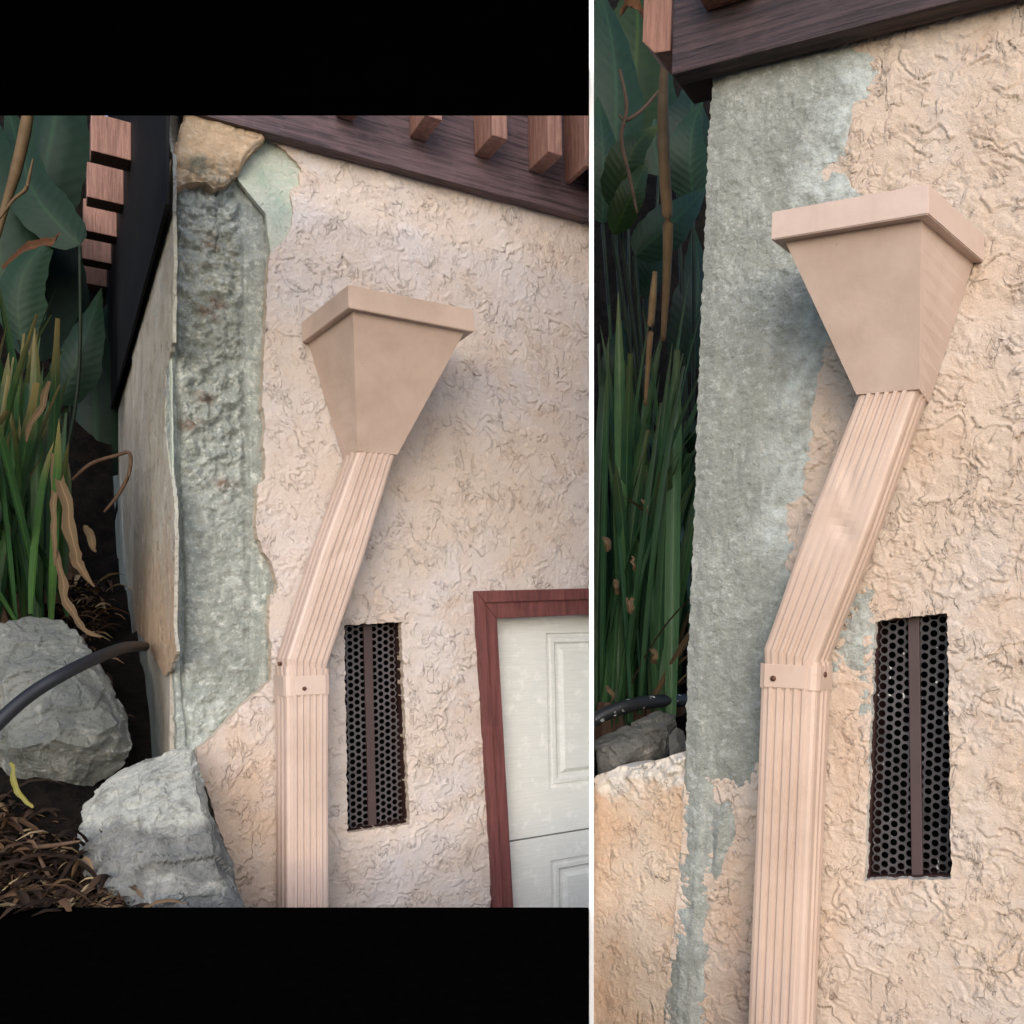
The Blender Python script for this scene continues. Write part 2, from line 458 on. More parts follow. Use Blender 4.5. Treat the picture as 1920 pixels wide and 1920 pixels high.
MT['soil'] = m_soil()
def m_ground():
    b = NB("pale_driveway", 0.9, 0.2)
    c = b.mix(b.g(b.noise(2, 6, 0.6), 0.4, 0.65), C(140, 134, 126), C(160, 152, 142))
    b.bump(b.noise(120, 4, 0.7), 0.003, 0.6)
    return b.done(c)

# ------------------------------------------------------------------ frames
YAW1, YAW2 = 33.5, -27.0
W1 = Frame(P(560, HZ, 1.83), YAW1, -1.2)
W2 = Frame(P(1480, HZ, 1.30), YAW2, 2.0)
uc, _ = W1.hit(318, 900, -0.022)                 # the outer corner of the left-hand wall
W1S = Frame(W1.world(uc, 0, 0), YAW1 - 90, 0)    # the return wall round that corner
YPART = -0.0                                      # (unused offset)
GZ = 0.0

# ------------------------------------------------------------------ ground, added black slab, eave, added white divider
bm = bmesh.new(); box(bm, -400, 400, -400, 400, GZ - 0.3, GZ)
tag(bm_obj("ground", bm, m_ground()), kind="structure")

XR = (1104.5 - CX) / F
ty = 1.40
tz = CAMZ - ty * (1700 - HZ) / F
bm = bmesh.new()
top = [(-3.5, -3.0, tz), (XR * -3.0, -3.0, tz), (XR * ty, ty, tz), (-3.5, ty, tz)]
hexa(bm, top, [(x, y, GZ + 0.001) for x, y, z in top], 0.004)
tag(bm_obj("infill_slab", bm, MT['slab_black']), kind="structure")  # added slab, kept matte black to fill the band below the left wall

ey1 = 1.47; ez = CAMZ + ey1 * (HZ - 218) / F
ey0 = 1.16
bm = bmesh.new()
top = [(-3.5, ey0, ez + 0.045), (XR * ey0, ey0, ez + 0.045), (XR * ey1, ey1, ez + 0.045), (-3.5, ey1, ez + 0.045)]
hexa(bm, top, [(x, y, ez) for x, y, z in top], 0.003)
infill = thing("infill_board", Matrix.Translation((-1.2, ey1, ez)), "added flat black eave board overhanging the brown fascia and its battens", "infill")  # added board, kept matte black to fill the band above the left wall
bm2 = bmesh.new()
o = bm_obj("board", bm, MT['blackwood'], infill, Matrix.Translation((1.2, -ey1, -ez)))
for xx in (-3.0, -2.2):
    pass
bm2.free()

bm = bmesh.new()
pa, pb = (1104.5 - CX) / F, (1113.5 - CX) / F
y0, y1 = 1.412, 2.42
zt = CAMZ + 0.85
hexa(bm, [(pa * y0, y0, zt + .4), (pb * y0, y0, zt + .4), (pb * y1, y1, zt + .4), (pa * y1, y1, zt + .4)],
     [(pa * y0, y0, GZ), (pb * y0, y0, GZ), (pb * y1, y1, GZ), (pa * y1, y1, GZ)], 0.001)
part = bm_obj("divider_panel", bm, MT['white'])
tag(part, "added thin white divider panel standing between the two stucco walls", "panel")  # added panel, only a white divide between the two places

# ------------------------------------------------------------------ LEFT WALL
wallA = thing("stucco_wall", W1.M @ Matrix.Translation((uc, 0.1, GZ - W1.O.z)), "pinkish beige stucco wall with its corner broken away to crumbling grey concrete", "wall", "stucco walls")
BA = Matrix.Translation((-uc, -0.1, -(GZ - W1.O.z)))
edge = [(497, 245), (505, 258), (540, 288), (563, 315), (560, 345), (545, 356), (550, 400), (542, 438), (508, 472), (501, 520),
        (498, 620), (494, 690), (492, 760), (497, 800), (492, 830), (498, 870), (497, 895), (482, 911), (480, 945), (481, 1000),
        (491, 1028), (511, 1062), (520, 1095), (518, 1112), (505, 1116), (505, 1180), (510, 1240), (508, 1275), (490, 1291),
        (440, 1336), (396, 1385), (370, 1402), (368, 1425), (395, 1500), (425, 1600), (430, 1790)]
outer = edge + [(921, 1790), (912, 1122), (1109, 1116), (1109, 395), (700, 285)]
def stucco_h(amp=0.0036, sx=12, sy=20, rot=-0.75, seed=0, cov=0.0):
    ca, sa = math.cos(rot), math.sin(rot)
    def f(U, V, S):
        x = U * ca + V * sa; y = -U * sa + V * ca
        wx = x + 0.014 * fbm(x * 26, y * 26, 2, seed + 1); wy = y + 0.014 * fbm(x * 26, y * 26, 2, seed + 2)
        n = fbm(wx * sx, wy * sy, 2, seed + 3, 0.35)
        kq = 2.0
        q = n * kq + 0.10 * gn(U * 110, V * 110, seed + 9) + 0.05 * gn(U * 230, V * 230, seed + 10)
        s = q - np.floor(q)                        # torn ridges: slow rise, sharp drop, a crevice at the foot
        saw = np.where(s < 0.95, (s / 0.95), (1 - s) / 0.05)
        crev = np.exp(-((s - 0.992) / 0.012) ** 2) + np.exp(-((s + 0.008) / 0.012) ** 2)
        m = sstep(-0.05 + cov, 0.30 + cov, fbm(U * 17, V * 17, 3, seed + 7))
        m2 = 0.08 + 0.92 * m
        fine = gn(U * 150, V * 150, seed + 4) * 0.0005 + gn(U * 300, V * 300, seed + 8) * 0.0004
        lum = fbm(U * 10, V * 10, 2, seed + 5) * 0.0010
        n2 = fbm(wx * sx * 2.0 + 7, wy * sy * 2.0, 1, seed + 11)
        s2 = n2 * 1.5 - np.floor(n2 * 1.5)
        saw2 = np.where(s2 < 0.93, (s2 / 0.93), (1 - s2) / 0.07)
        mm = sstep(0.0 + cov, 0.35 + cov, fbm(U * 22 + 5, V * 22, 2, seed + 13))
        return saw * amp * m2 - crev * amp * 0.6 * m + saw2 * amp * 0.45 * mm + fine + lum
    return f
vent1 = W1.poly([(645, 1172), (752, 1166), (768, 1545), (652, 1562)])
bl = W1.hit(430, 1560)
def mask_a(u, v, s):
    d = np.hypot((u - bl[0]) / 0.16, (v - bl[1]) / 0.30)
    top = W1.hit(520, 300)
    d2 = np.hypot((u - top[0] - 0.02) / 0.05, (v - top[1]) / 0.08)
    return np.clip(np.maximum(1.25 - d, 0.7 - d2) + 0.35 * fbm(u * 12, v * 12, 3, 2), 0, 1) * 0.85
hfield("stucco_coat", W1.poly(outer), stucco_h(), MT['stucco_a'], wallA, BA, 0.0021, [vent1], 0.0022, 55, 0.034, mask_a)

# concrete core
corep = [(318, 335), (330, 300), (590, 262), (590, 480), (545, 520), (545, 1330), (400, 1452), (334, 1452), (324, 1100), (319, 700)]
gl_a = [W1.hit(x, y)[0] for x, y in ((338, 700), (455, 700), (497, 700))]
def core_h(U, V, S):
    a, b_, c_ = gl_a
    mid = sstep(a - 0.004, a + 0.012, U) * (1 - sstep(b_ - 0.006, b_ + 0.014, U))
    vtop = W1.hit(400, 900)[1]
    up = sstep(vtop - 0.1, vtop + 0.1, V)
    r = fbm(U * 38, V * 38, 5, 21, 0.55)
    wob = 0.004 * fbm(U * 3, V * 7, 3, 22)
    groove = np.exp(-((U - a - wob * 1.5) / 0.0028) ** 2)
    crack = np.exp(-((U - W1.hit(412, 420)[0] - 0.006 * fbm(V * 30, V * 0, 3, 25)) / 0.0016) ** 2) * sstep(W1.hit(400, 480)[1], W1.hit(400, 440)[1], V)
    strokes = 0.0012 * fbm(U * 160, V * 10, 3, 26)
    return (-0.034 + mid * (0.006 + 0.0125 * r * (0.4 + 0.6 * up)) + (1 - mid) * (0.0018 * r + strokes)
            - 0.010 * groove - 0.008 * crack + 0.004 * fbm(U * 9, V * 9, 3, 27))
spots = [W1.hit(*p) for p in ((395, 580), (410, 560), (405, 445), (360, 790), (425, 905), (385, 740))]
def core_mask(u, v, s):
    m = np.zeros_like(u)
    for i, (a, b_) in enumerate(spots):
        m = np.maximum(m, np.exp(-(((u - a) / 0.02) ** 2 + ((v - b_) / 0.014) ** 2)))
    return np.clip(m * 1.2 + 0.2 * fbm(u * 40, v * 40, 3, 31), 0, 1)
hfield("concrete_core", W1.poly(corep, -0.022), core_h, MT['core'], wallA, BA, 0.002, [], 0.002, 50, 0.35, core_mask)

# pale base coat left where the stucco fell
mintp = [(494, 252), (545, 285), (572, 310), (572, 420), (545, 450), (508, 476), (503, 440), (499, 402), (472, 368), (446, 336), (456, 305), (470, 284)]
def mint_h(U, V, S):
    ridge = fbm(U * 16, V * 16, 3, 41)
    st = np.abs(ridge)
    return -0.0085 + 0.0012 * fbm(U * 30, V * 30, 3, 40) - 0.0022 * np.exp(-(st / 0.02) ** 2)
hfield("base_coat", W1.poly(mintp, -0.008), mint_h, MT['mint'], wallA, BA, 0.0018, [], 0.0015, 50, 0.014,
       lambda u, v, s: np.clip(fbm(u * 14, v * 14, 3, 43), 0, 1))

# cracked chunk hanging under the fascia
chp = [(341, 235), (331, 266), (313, 320), (311, 334), (334, 346), (359, 337), (384, 338), (402, 350), (424, 345), (438, 334), (450, 322),
       (462, 297), (480, 280), (495, 266), (491, 252), (440, 228), (369, 205), (345, 205)]
def chunk_h(U, V, S):
    un, vn = W1.hit(380, 310, 0.02)
    low = sstep(vn + 0.02, vn - 0.02, V - 0.25 * (U - un))
    ck = np.abs(fbm(U * 9 + 3, V * 9, 3, 57))
    return 0.018 + 0.006 * sstep(0, 0.006, S) + 0.0022 * fbm(U * 40, V * 40, 4, 51) - low * 0.016 - 0.003 * np.exp(-(ck / .02) ** 2) + low * 0.006 * fbm(U * 60, V * 60, 4, 53)
def chunk_mask(u, v, s):
    un, vn = W1.hit(400, 318, 0.02)
    return np.clip(np.exp(-(((u - un) / 0.045) ** 2 + ((v - vn) / 0.022) ** 2)) * 1.6 + 0.4 * fbm(u * 40, v * 40, 3, 55), 0, 1)
hfield("loose_plaster", W1.poly(chp, 0.01), chunk_h, MT['chunk'], wallA, BA, 0.0018, [], 0.002, 55, 0.045, chunk_mask)

# weathered plaster on the return face
sidep = [(317, 300), (318, 500), (316, 640), (304, 700), (302, 800), (311, 880), (319, 930), (321, 1010), (319, 1100), (318, 1180), (325, 1222),
         (312, 1256), (301, 1268), (288, 1240), (262, 1195), (243, 1180), (243, 420), (262, 200), (300, 200)]
def side_h(U, V, S):
    return 0.0055 + 0.0008 * fbm(U * 22, V * 22, 4, 61) + 0.0005 * gn(U * 160, V * 160, 62) + 0.001 * fbm(U * 60, V * 6, 3, 63)
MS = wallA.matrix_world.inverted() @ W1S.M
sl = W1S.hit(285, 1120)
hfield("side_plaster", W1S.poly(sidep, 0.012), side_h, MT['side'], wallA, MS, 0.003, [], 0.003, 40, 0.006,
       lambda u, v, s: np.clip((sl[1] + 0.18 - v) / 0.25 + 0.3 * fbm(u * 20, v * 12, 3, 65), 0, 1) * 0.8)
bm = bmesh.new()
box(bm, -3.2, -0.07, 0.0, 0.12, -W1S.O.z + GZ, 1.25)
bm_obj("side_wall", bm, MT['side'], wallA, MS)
# thin pale delaminated layer behind it
lay = [(316, 600), (318, 640), (322, 900), (318, 940), (300, 900), (298, 700), (306, 640)]
hfield("scratch_coat", W1S.poly(lay, 0.004), lambda U, V, S: 0.003 + 0.0004 * fbm(U * 40, V * 40, 3, 66), MT['mint'], wallA, MS, 0.003, [], 0.002, 40, 0.003)
bm = bmesh.new()
ur, _ = W1.hit(1109, 900)
prism(bm, [(W1.hit(425, 1780)[0], -W1.O.z + GZ), (W1.hit(915, 1780)[0], -W1.O.z + GZ), W1.hit(915, 1785), W1.hit(425, 1785)], -0.03, 0.0)
bm_obj("wall_base", bm, MT['stucco_a'], wallA, BA)
# closed back of the wall so that no daylight comes through from behind
bm = bmesh.new()
vtp = W1.hit(700, 150)[1]
prism(bm, [(uc + 0.02, -W1.O.z + GZ), (ur, -W1.O.z + GZ), (ur, vtp), (uc + 0.02, vtp)], -0.42, -0.36)
bm_obj("wall_back", bm, MT['core'], wallA, BA)

# ------------------------------------------------------------------ fascia on the left
def fascia_top(fr, name, pts, w0, w1, mat, parent, Mx, h):
    q = [fr.hit(x, y, w1) for x, y in pts]
    slope = [(q[1][0], q[1][1]), (q[0][0], q[0][1])]
    bm = bmesh.new()
    prism(bm, [slope[1], slope[0], (slope[0][0], slope[0][1] + h), (slope[1][0], slope[1][1] + h)], w0, w1, 0.003)
    return bm_obj(name, bm, mat, parent, Mx)
fb = W1.hit(318, 203, 0.035)
fasA = thing("roof_fascia", W1.M @ Matrix.Translation((fb[0], 0, fb[1])), "purplish brown grooved fascia board with hanging battens above the broken corner", "fascia", "roof fascias")
BF = Matrix.Translation((-fb[0], 0, -fb[1]))
fascia_top(W1, "fascia_board", [(334, 203), (1108, 411)], 0.003, 0.036, MT['fascia'], fasA, BF, 0.34)
BWD = 0.135
b4 = W1.hit(1028, 289, BWD); b3 = W1.hit(923, 255, BWD)
du = b4[0] - b3[0]
bw = W1.hit(1055, 297, BWD)[0] - b4[0]
for i, k in enumerate((-3.25, -2.1, -1, 0)):
    u = b4[0] + k * du; v = b4[1] + 0.002 * i
    bm = bmesh.new()
    box(bm, u, u + bw, -BWD, -0.037, v, v + 0.30, 0.003)
    bm_obj("batten", bm, MT['batten'], fasA, BF)
u5 = W1.hit(1097, 300, BWD)[0]
bm = bmesh.new()
box(bm, u5, W1.hit(1106, 300, BWD)[0], -BWD, -0.037, b4[1], b4[1] + 0.30, 0.003)
bm_obj("batten", bm, MT['batten'], fasA, BF)
# return side boarding, eave shadow put into its near-black colour, with its own battens
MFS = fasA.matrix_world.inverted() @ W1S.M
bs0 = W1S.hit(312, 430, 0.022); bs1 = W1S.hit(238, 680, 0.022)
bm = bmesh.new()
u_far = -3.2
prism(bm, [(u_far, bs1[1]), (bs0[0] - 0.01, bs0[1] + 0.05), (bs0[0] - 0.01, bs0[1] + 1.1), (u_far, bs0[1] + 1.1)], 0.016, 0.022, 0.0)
bm_obj("side_shade_board", bm, MT['side_shade'], fasA, MFS)
for k, (x, y) in enumerate(((246, 292), (232, 376), (219, 437), (209, 488), (201, 532), (195, 570))):
    q = W1S.hit(x, y, 0.022)
    bm = bmesh.new()
    box(bm, q[0] - 0.07, q[0], -0.110, -0.022, q[1] - 0.012, q[1] + 0.085, 0.003)
    bm_obj("side_batten", bm, MT['batten'], fasA, MFS)

# ------------------------------------------------------------------ downspouts
def pipe_profile(W, D, nf=5, ns=2, k=1.0):
    """closed outline (x across, y outwards) of a fluted square pipe"""
    pts = []
    r = 0.006
    def edge(a, b, n, inset, margin):
        a = Vector(a); b = Vector(b); d = (b - a); L = d.length; d /= L; nn = Vector((d.y, -d.x))
        out = [a]
        span = L - 2 * margin
        p = span / n
        for i in range(n):
            c = margin + p * (i + 0.5)
            for off, dep in ((-.36, 0), (-.2, 1), (.2, 1), (.36, 0)):
                out.append(a + d * (c + off * p) - nn * (inset * dep))
        out.append(b)
        return out
    x0, x1 = -W / 2, W / 2
    # front (outwards = +y), traversed so that nn points outwards
    pts += edge((x1 - r, D), (x0 + r, D), nf, -0.0032 * k, 0.004)
    pts += [Vector((x0 + r * .3, D - r * .3))]
    pts += edge((x0, D - r), (x0, 0), ns, -0.0026, 0.012)
    pts += edge((x1, 0), (x1, D - r), ns, -0.0026, 0.012)
    pts += [Vector((x1 - r * .3, D - r * .3))]
    return pts

def sweep(bm, prof, sections):
    """sections: list of functions mapping profile pts to 3D"""
    rings = []
    for s in sections:
        f_, pr = s if isinstance(s, tuple) else (s, prof)
        rings.append([bm.verts.new(f_(p)) for p in pr])
    n = len(prof)
    for a, b in zip(rings, rings[1:]):
        for i in range(n):
            bm.faces.new((a[i], a[(i + 1) % n], b[(i + 1) % n], b[i]))
    bm.faces.new(rings[0]); bm.faces.new(rings[-1][::-1])

def downspout(fr, top_c, bend_c, low_c, W, D, w0, hop, mats, label, strap_y, screws, mirror):
    """everything in the wall's own axes; *_c are the centre of the pipe's front face in the photograph"""
    wf = w0 + D
    T = fr.hit(*top_c, wf); Bn = fr.hit(*bend_c, wf); L = fr.hit(*low_c, wf)
    base = (L[0] + (Bn[0] - L[0]) * -0.0, -fr.O.z + GZ)
    dx = (L[0] - Bn[0]) / (L[1] - Bn[1])
    foot = (Bn[0] + dx * (base[1] - Bn[1]), base[1])
    root = thing("downspout", fr.M @ Matrix.Translation((foot[0], -w0, foot[1])), label, "downspout", "tan downspouts with hoppers")
    Bx = Matrix.Translation((-foot[0], w0, -foot[1]))
    prof = pipe_profile(W, D)
    def sec(c, du, dv, k=1.0, kd=1.0, t=None):
        def f(p):
            y = w0 + D / 2 + (p.y - D / 2) * kd
            if t is not None and p.y > D * .8:      # knocked dents in the sheet metal
                x_ = p.x / W * mirror
                y -= 0.0034 * math.exp(-((t - .50 - .12 * x_) / .035) ** 2 - ((x_ - .12) / .22) ** 2)
                y -= 0.0022 * math.exp(-((t - .36 - .3 * x_) / .06) ** 2 - ((x_ + .05) / .16) ** 2)
                y += 0.0010 * math.sin(t * 23 + x_ * 5) * (1 - abs(2 * t - 1))
            return (c[0] + p.x * du * k, -y, c[1] + p.x * dv * k)
        return f
    # leaning section
    a = Vector((T[0] - Bn[0], T[1] - Bn[1])); an = a.normalized()
    half = (an + Vector((0, 1))).normalized()
    mit = Vector((half.y, -half.x)); kx = 1 / max(0.3, abs(mit.dot(Vector((an.y, -an.x)))))
    bm = bmesh.new()
    secs = [sec(T, 1, 0, 1.0)]
    n = 40
    for i in range(1, n):
        t = i / n
        c = (T[0] + (Bn[0] - T[0]) * t, T[1] + (Bn[1] - T[1]) * t)
        dent = 1.0 - 0.02 * math.exp(-((t - 0.45) / 0.2) ** 2)
        secs.append(sec(c, an.y * t + (1 - t), -an.x * t, 1.0 * (1 + 0.10 * (1 - abs(2 * t - 1))) * 0.97, dent, t))
        if mirror > 0: secs[-1] = (secs[-1], pipe_profile(W, D, 5, 2, max(0.06, abs(2 * t - 1) ** 1.5)))
    secs.append(sec((Bn[0], Bn[1]), mit.x * kx * .98, mit.y * kx * .98, 1.0, 1.0))
    secs.append(sec((Bn[0] + dx * -0.02, Bn[1] - 0.02), 1, 0, 0.93, 0.94))
    sweep(bm, prof, secs)
    bm_obj("offset_section", bm, mats[0], root, Bx)
    # straight pipe, its mouth a little larger
    bm = bmesh.new()
    vtop = Bn[1] - 0.012
    sweep(bm, prof, [sec((Bn[0] + dx * (vtop - Bn[1]), vtop), 1, 0.10 * mirror, 1.04, 1.05), sec((Bn[0] + dx * (vtop - .03 - Bn[1]), vtop - .03), 1, 0, 1.02, 1.03),
                     sec((Bn[0] + dx * (vtop - .2 - Bn[1]), vtop - .2), 1, 0, 1.0, 1.0), sec(foot, 1, 0, 1.0, 1.0)])
    bm_obj("straight_pipe", bm, mats[0], root, Bx)
    # strap
    v0 = fr.hit(bend_c[0], strap_y[1], wf)[1]; v1 = fr.hit(bend_c[0], strap_y[0], wf)[1]
    cx = Bn[0] + dx * (v0 - Bn[1])
    bm = bmesh.new()
    g = 0.0035; r = 0.007
    o = [(-W / 2 - g, 0.0), (-W / 2 - g, D - r), (-W / 2 - g + r * .4, D + g - r * .4), (-W / 2 + r, D + g), (W / 2 - r, D + g), (W / 2 + g - r * .4, D + g - r * .4), (W / 2 + g, D - r), (W / 2 + g, 0.0)]
    i_ = [(x * 0.955, y - 0.003 if y > 0 else y) for x, y in o]
    def ring(pts, v): return [bm.verts.new((cx + x, -(w0 + y), v)) for x, y in pts]
    ot, ob, it, ib = ring(o, v1), ring(o, v0), ring(i_, v1), ring(i_, v0)
    for k in range(len(o) - 1):
        bm.faces.new((ot[k], ot[k + 1], ob[k + 1], ob[k])); bm.faces.new((it[k + 1], it[k], ib[k], ib[k + 1]))
        bm.faces.new((ot[k + 1], ot[k], it[k], it[k + 1])); bm.faces.new((ob[k], ob[k + 1], ib[k + 1], ib[k]))
    strap = bm_obj("strap", bm, mats[0], root, Bx)
    # overlap of the strap's loose end
    bm = bmesh.new()
    s0 = cx - W * 0.30 if mirror < 0 else cx + W * 0.32
    s1 = cx + W * 0.42 if mirror < 0 else cx - W * 0.42
    box(bm, min(s0, s1), max(s0, s1), -(w0 + D + g + 0.0022), -(w0 + D + g + 0.0004), v0 + 0.0015, v1 - 0.001, 0.0006)
    bm_obj("strap_end", bm, mats[0], strap)
    for sx, sy in screws:
        q = fr.hit(sx, sy, wf + g)
        bm = bmesh.new()
        side = abs(q[0] - cx) > W / 2 - 0.004
        if side:
            m4 = Matrix.Translation((cx + math.copysign(W / 2 + g, q[0] - cx), -(w0 + D * 0.62), q[1])) @ Matrix.Rotation(R(90), 4, 'Y')
        else:
            m4 = Matrix.Translation((q[0], -(wf + g + .002), q[1])) @ Matrix.Rotation(R(90), 4, 'X')
        bmesh.ops.create_cone(bm, cap_ends=True, segments=14, radius1=0.0042, radius2=0.0042, depth=0.006, matrix=m4)
        bmesh.ops.bevel(bm, geom=bm.edges[:], offset=0.0009, segments=2, affect='EDGES')
        bm_obj("screw", bm, MT['screw'], strap, smooth=True)
    # hopper: open-topped inverted pyramid with a folded rim
    H = hop
    wr = H['wr']
    A = fr.hit(*H['fl'], wr); Bq = fr.hit(*H['fr'], wr)
    z0 = (A[1], Bq[1]); rt = H['rim']
    al, ar = A[0], Bq[0]
    bl_, br_ = H['back'](fr, al, ar)
    zl, zr = z0
    def rim_pts(inset, dz, front=0.0):
        return [(al + inset, -(wr - inset), zl + dz), (ar - inset, -(wr - inset), zr + dz), (br_ - inset, -0.002, zr + dz), (bl_ + inset, -0.002, zl + dz)]
    bm = bmesh.new()
    ro, rb = rim_pts(0, rt), rim_pts(0, 0)
    io, ib2 = rim_pts(0.004, rt), rim_pts(0.004, 0.004)
    rings = [[bm.verts.new(p) for p in q] for q in (io, ro, rb, rim_pts(0.016, 0.001), ib2)]
    for a_, b_ in zip(rings[:3], rings[1:4]):
        for k in range(4): bm.faces.new((a_[k], a_[(k + 1) % 4], b_[(k + 1) % 4], b_[k]))
    for k in range(4):
        bm.faces.new((rings[0][k], rings[4][k], rings[4][(k + 1) % 4], rings[0][(k + 1) % 4]))
        bm.faces.new((rings[3][k], rings[3][(k + 1) % 4], rings[4][(k + 1) % 4], rings[4][k]))
    bmesh.ops.bevel(bm, geom=[e for e in bm.edges if len(e.link_faces) == 2], offset=0.0012, segments=2, affect='EDGES')
    hp = bm_obj("hopper", hop_bm(fr, H, al, ar, bl_, br_, zl, zr, T, W, w0, D), mats[1], root, Bx)
    bm_obj("rim", bm, mats[1], hp)
    def bead(a_, b_, r_):
        a_, b_ = Vector(a_), Vector(b_); d_ = b_ - a_
        bm = bmesh.new()
        bmesh.ops.create_cone(bm, cap_ends=True, segments=6, radius1=r_, radius2=r_, depth=d_.length, matrix=Matrix.Translation((a_ + b_) / 2) @ d_.to_track_quat('Z', 'Y').to_matrix().to_4x4())
        bm_obj("sealant", bm, MT['seam'], hp)
    i_k = .0115
    c4 = [(al + i_k, -(wr - i_k), zl + .002), (ar - i_k, -(wr - i_k), zr + .002), (br_ - i_k, -.004, zr + .002), (bl_ + i_k, -.004, zl + .002)]
    bead(c4[0], c4[1], .0008)
    if mirror > 0: bead(c4[1], c4[2], .0008)
    else: bead(c4[3], c4[0], .0008)
    zb_ = T[1] - .002
    bead((T[0] - W * .5, -(w0 + D + .002), zb_), (T[0] + W * .5, -(w0 + D + .002), zb_), .0013)
    return root

def hop_bm(fr, H, al, ar, bl_, br_, zl, zr, T, W, w0, D):
    bm = bmesh.new()
    wr = H['wr']; i = 0.010
    top = [(al + i, -(wr - i), zl + .012), (ar - i, -(wr - i), zr + .012), (br_ - i, -0.003, zr + .012), (bl_ + i, -0.003, zl + .012)]
    x0, x1 = T[0] - W / 2 * 1.03, T[0] + W / 2 * 1.03
    zb = T[1] - 0.004
    bot = [(x0, -(w0 + D + .003), zb), (x1, -(w0 + D + .003), zb), (x1, -w0 + .004, zb), (x0, -w0 + .004, zb)]
    a = [bm.verts.new(p) for p in top]
    # subdivided sides with a very slight belly, so the sheet metal is not dead flat
    N = 10
    rings = [a]
    for k in range(1, N + 1):
        t = k / N
        bul = 0.0035 * math.sin(t * math.pi)
        rg = []
        for j in range(4):
            p = Vector(top[j]).lerp(Vector(bot[j]), t)
            rg.append(bm.verts.new(p))
        rings.append(rg)
    for p_, q_ in zip(rings, rings[1:]):
        for k in range(4): bm.faces.new((p_[k], p_[(k + 1) % 4], q_[(k + 1) % 4], q_[k]))
    bm.faces.new(rings[-1])
    # inside skin
    ins = [bm.verts.new((x * 1.0 + (0.003 if n in (0, 3) else -0.003), y + (.003 if n < 2 else -.0005), z)) for n, (x, y, z) in enumerate(top)]
    inb = [bm.verts.new((x + (0.003 if n in (0, 3) else -0.003), y + (.003 if n < 2 else -.003), z + .01)) for n, (x, y, z) in enumerate(bot)]
    for k in range(4):
        bm.faces.new((a[k], a[(k + 1) % 4], ins[(k + 1) % 4], ins[k]))
        bm.faces.new((ins[k], ins[(k + 1) % 4], inb[(k + 1) % 4], inb[k]))
    bm.faces.new(inb)
    es = [e for e in bm.edges if abs(e.verts[0].co.z - e.verts[1].co.z) > 0.005 and len(e.link_faces) == 2]
    return bm

hopA = dict(fl=(654, 577), fr=(889, 622), wr=0.25, rim=0.043, back=lambda fr, al, ar: (fr.hit(566, 660, 0)[0], ar + 0.0))
downspout(W1, (707, 846), (577, 1240), (578, 1690), 0.079, 0.096, 0.010, hopA, (MT['pipe_a'], MT['hop']),
          "pinkish tan downspout with funnel hopper beside the crumbling concrete corner and garage door", (1266, 1304), [(570, 1291), (519, 1246)], -1)
hopB = dict(fl=(1445, 450), fr=(1740, 401), wr=0.17, rim=0.036, back=lambda fr, al, ar: (al + 0.03, fr.hit(1845, 495, 0)[0]))
downspout(W2, (1665, 730), (1480, 1228), (1452, 1910), 0.078, 0.068, 0.010, hopB, (MT['pipe_b'], MT['hop']),
          "beige downspout with funnel hopper beside the smooth grey mortar repair", (1246, 1292), [(1451, 1272), (1538, 1266)], 1)

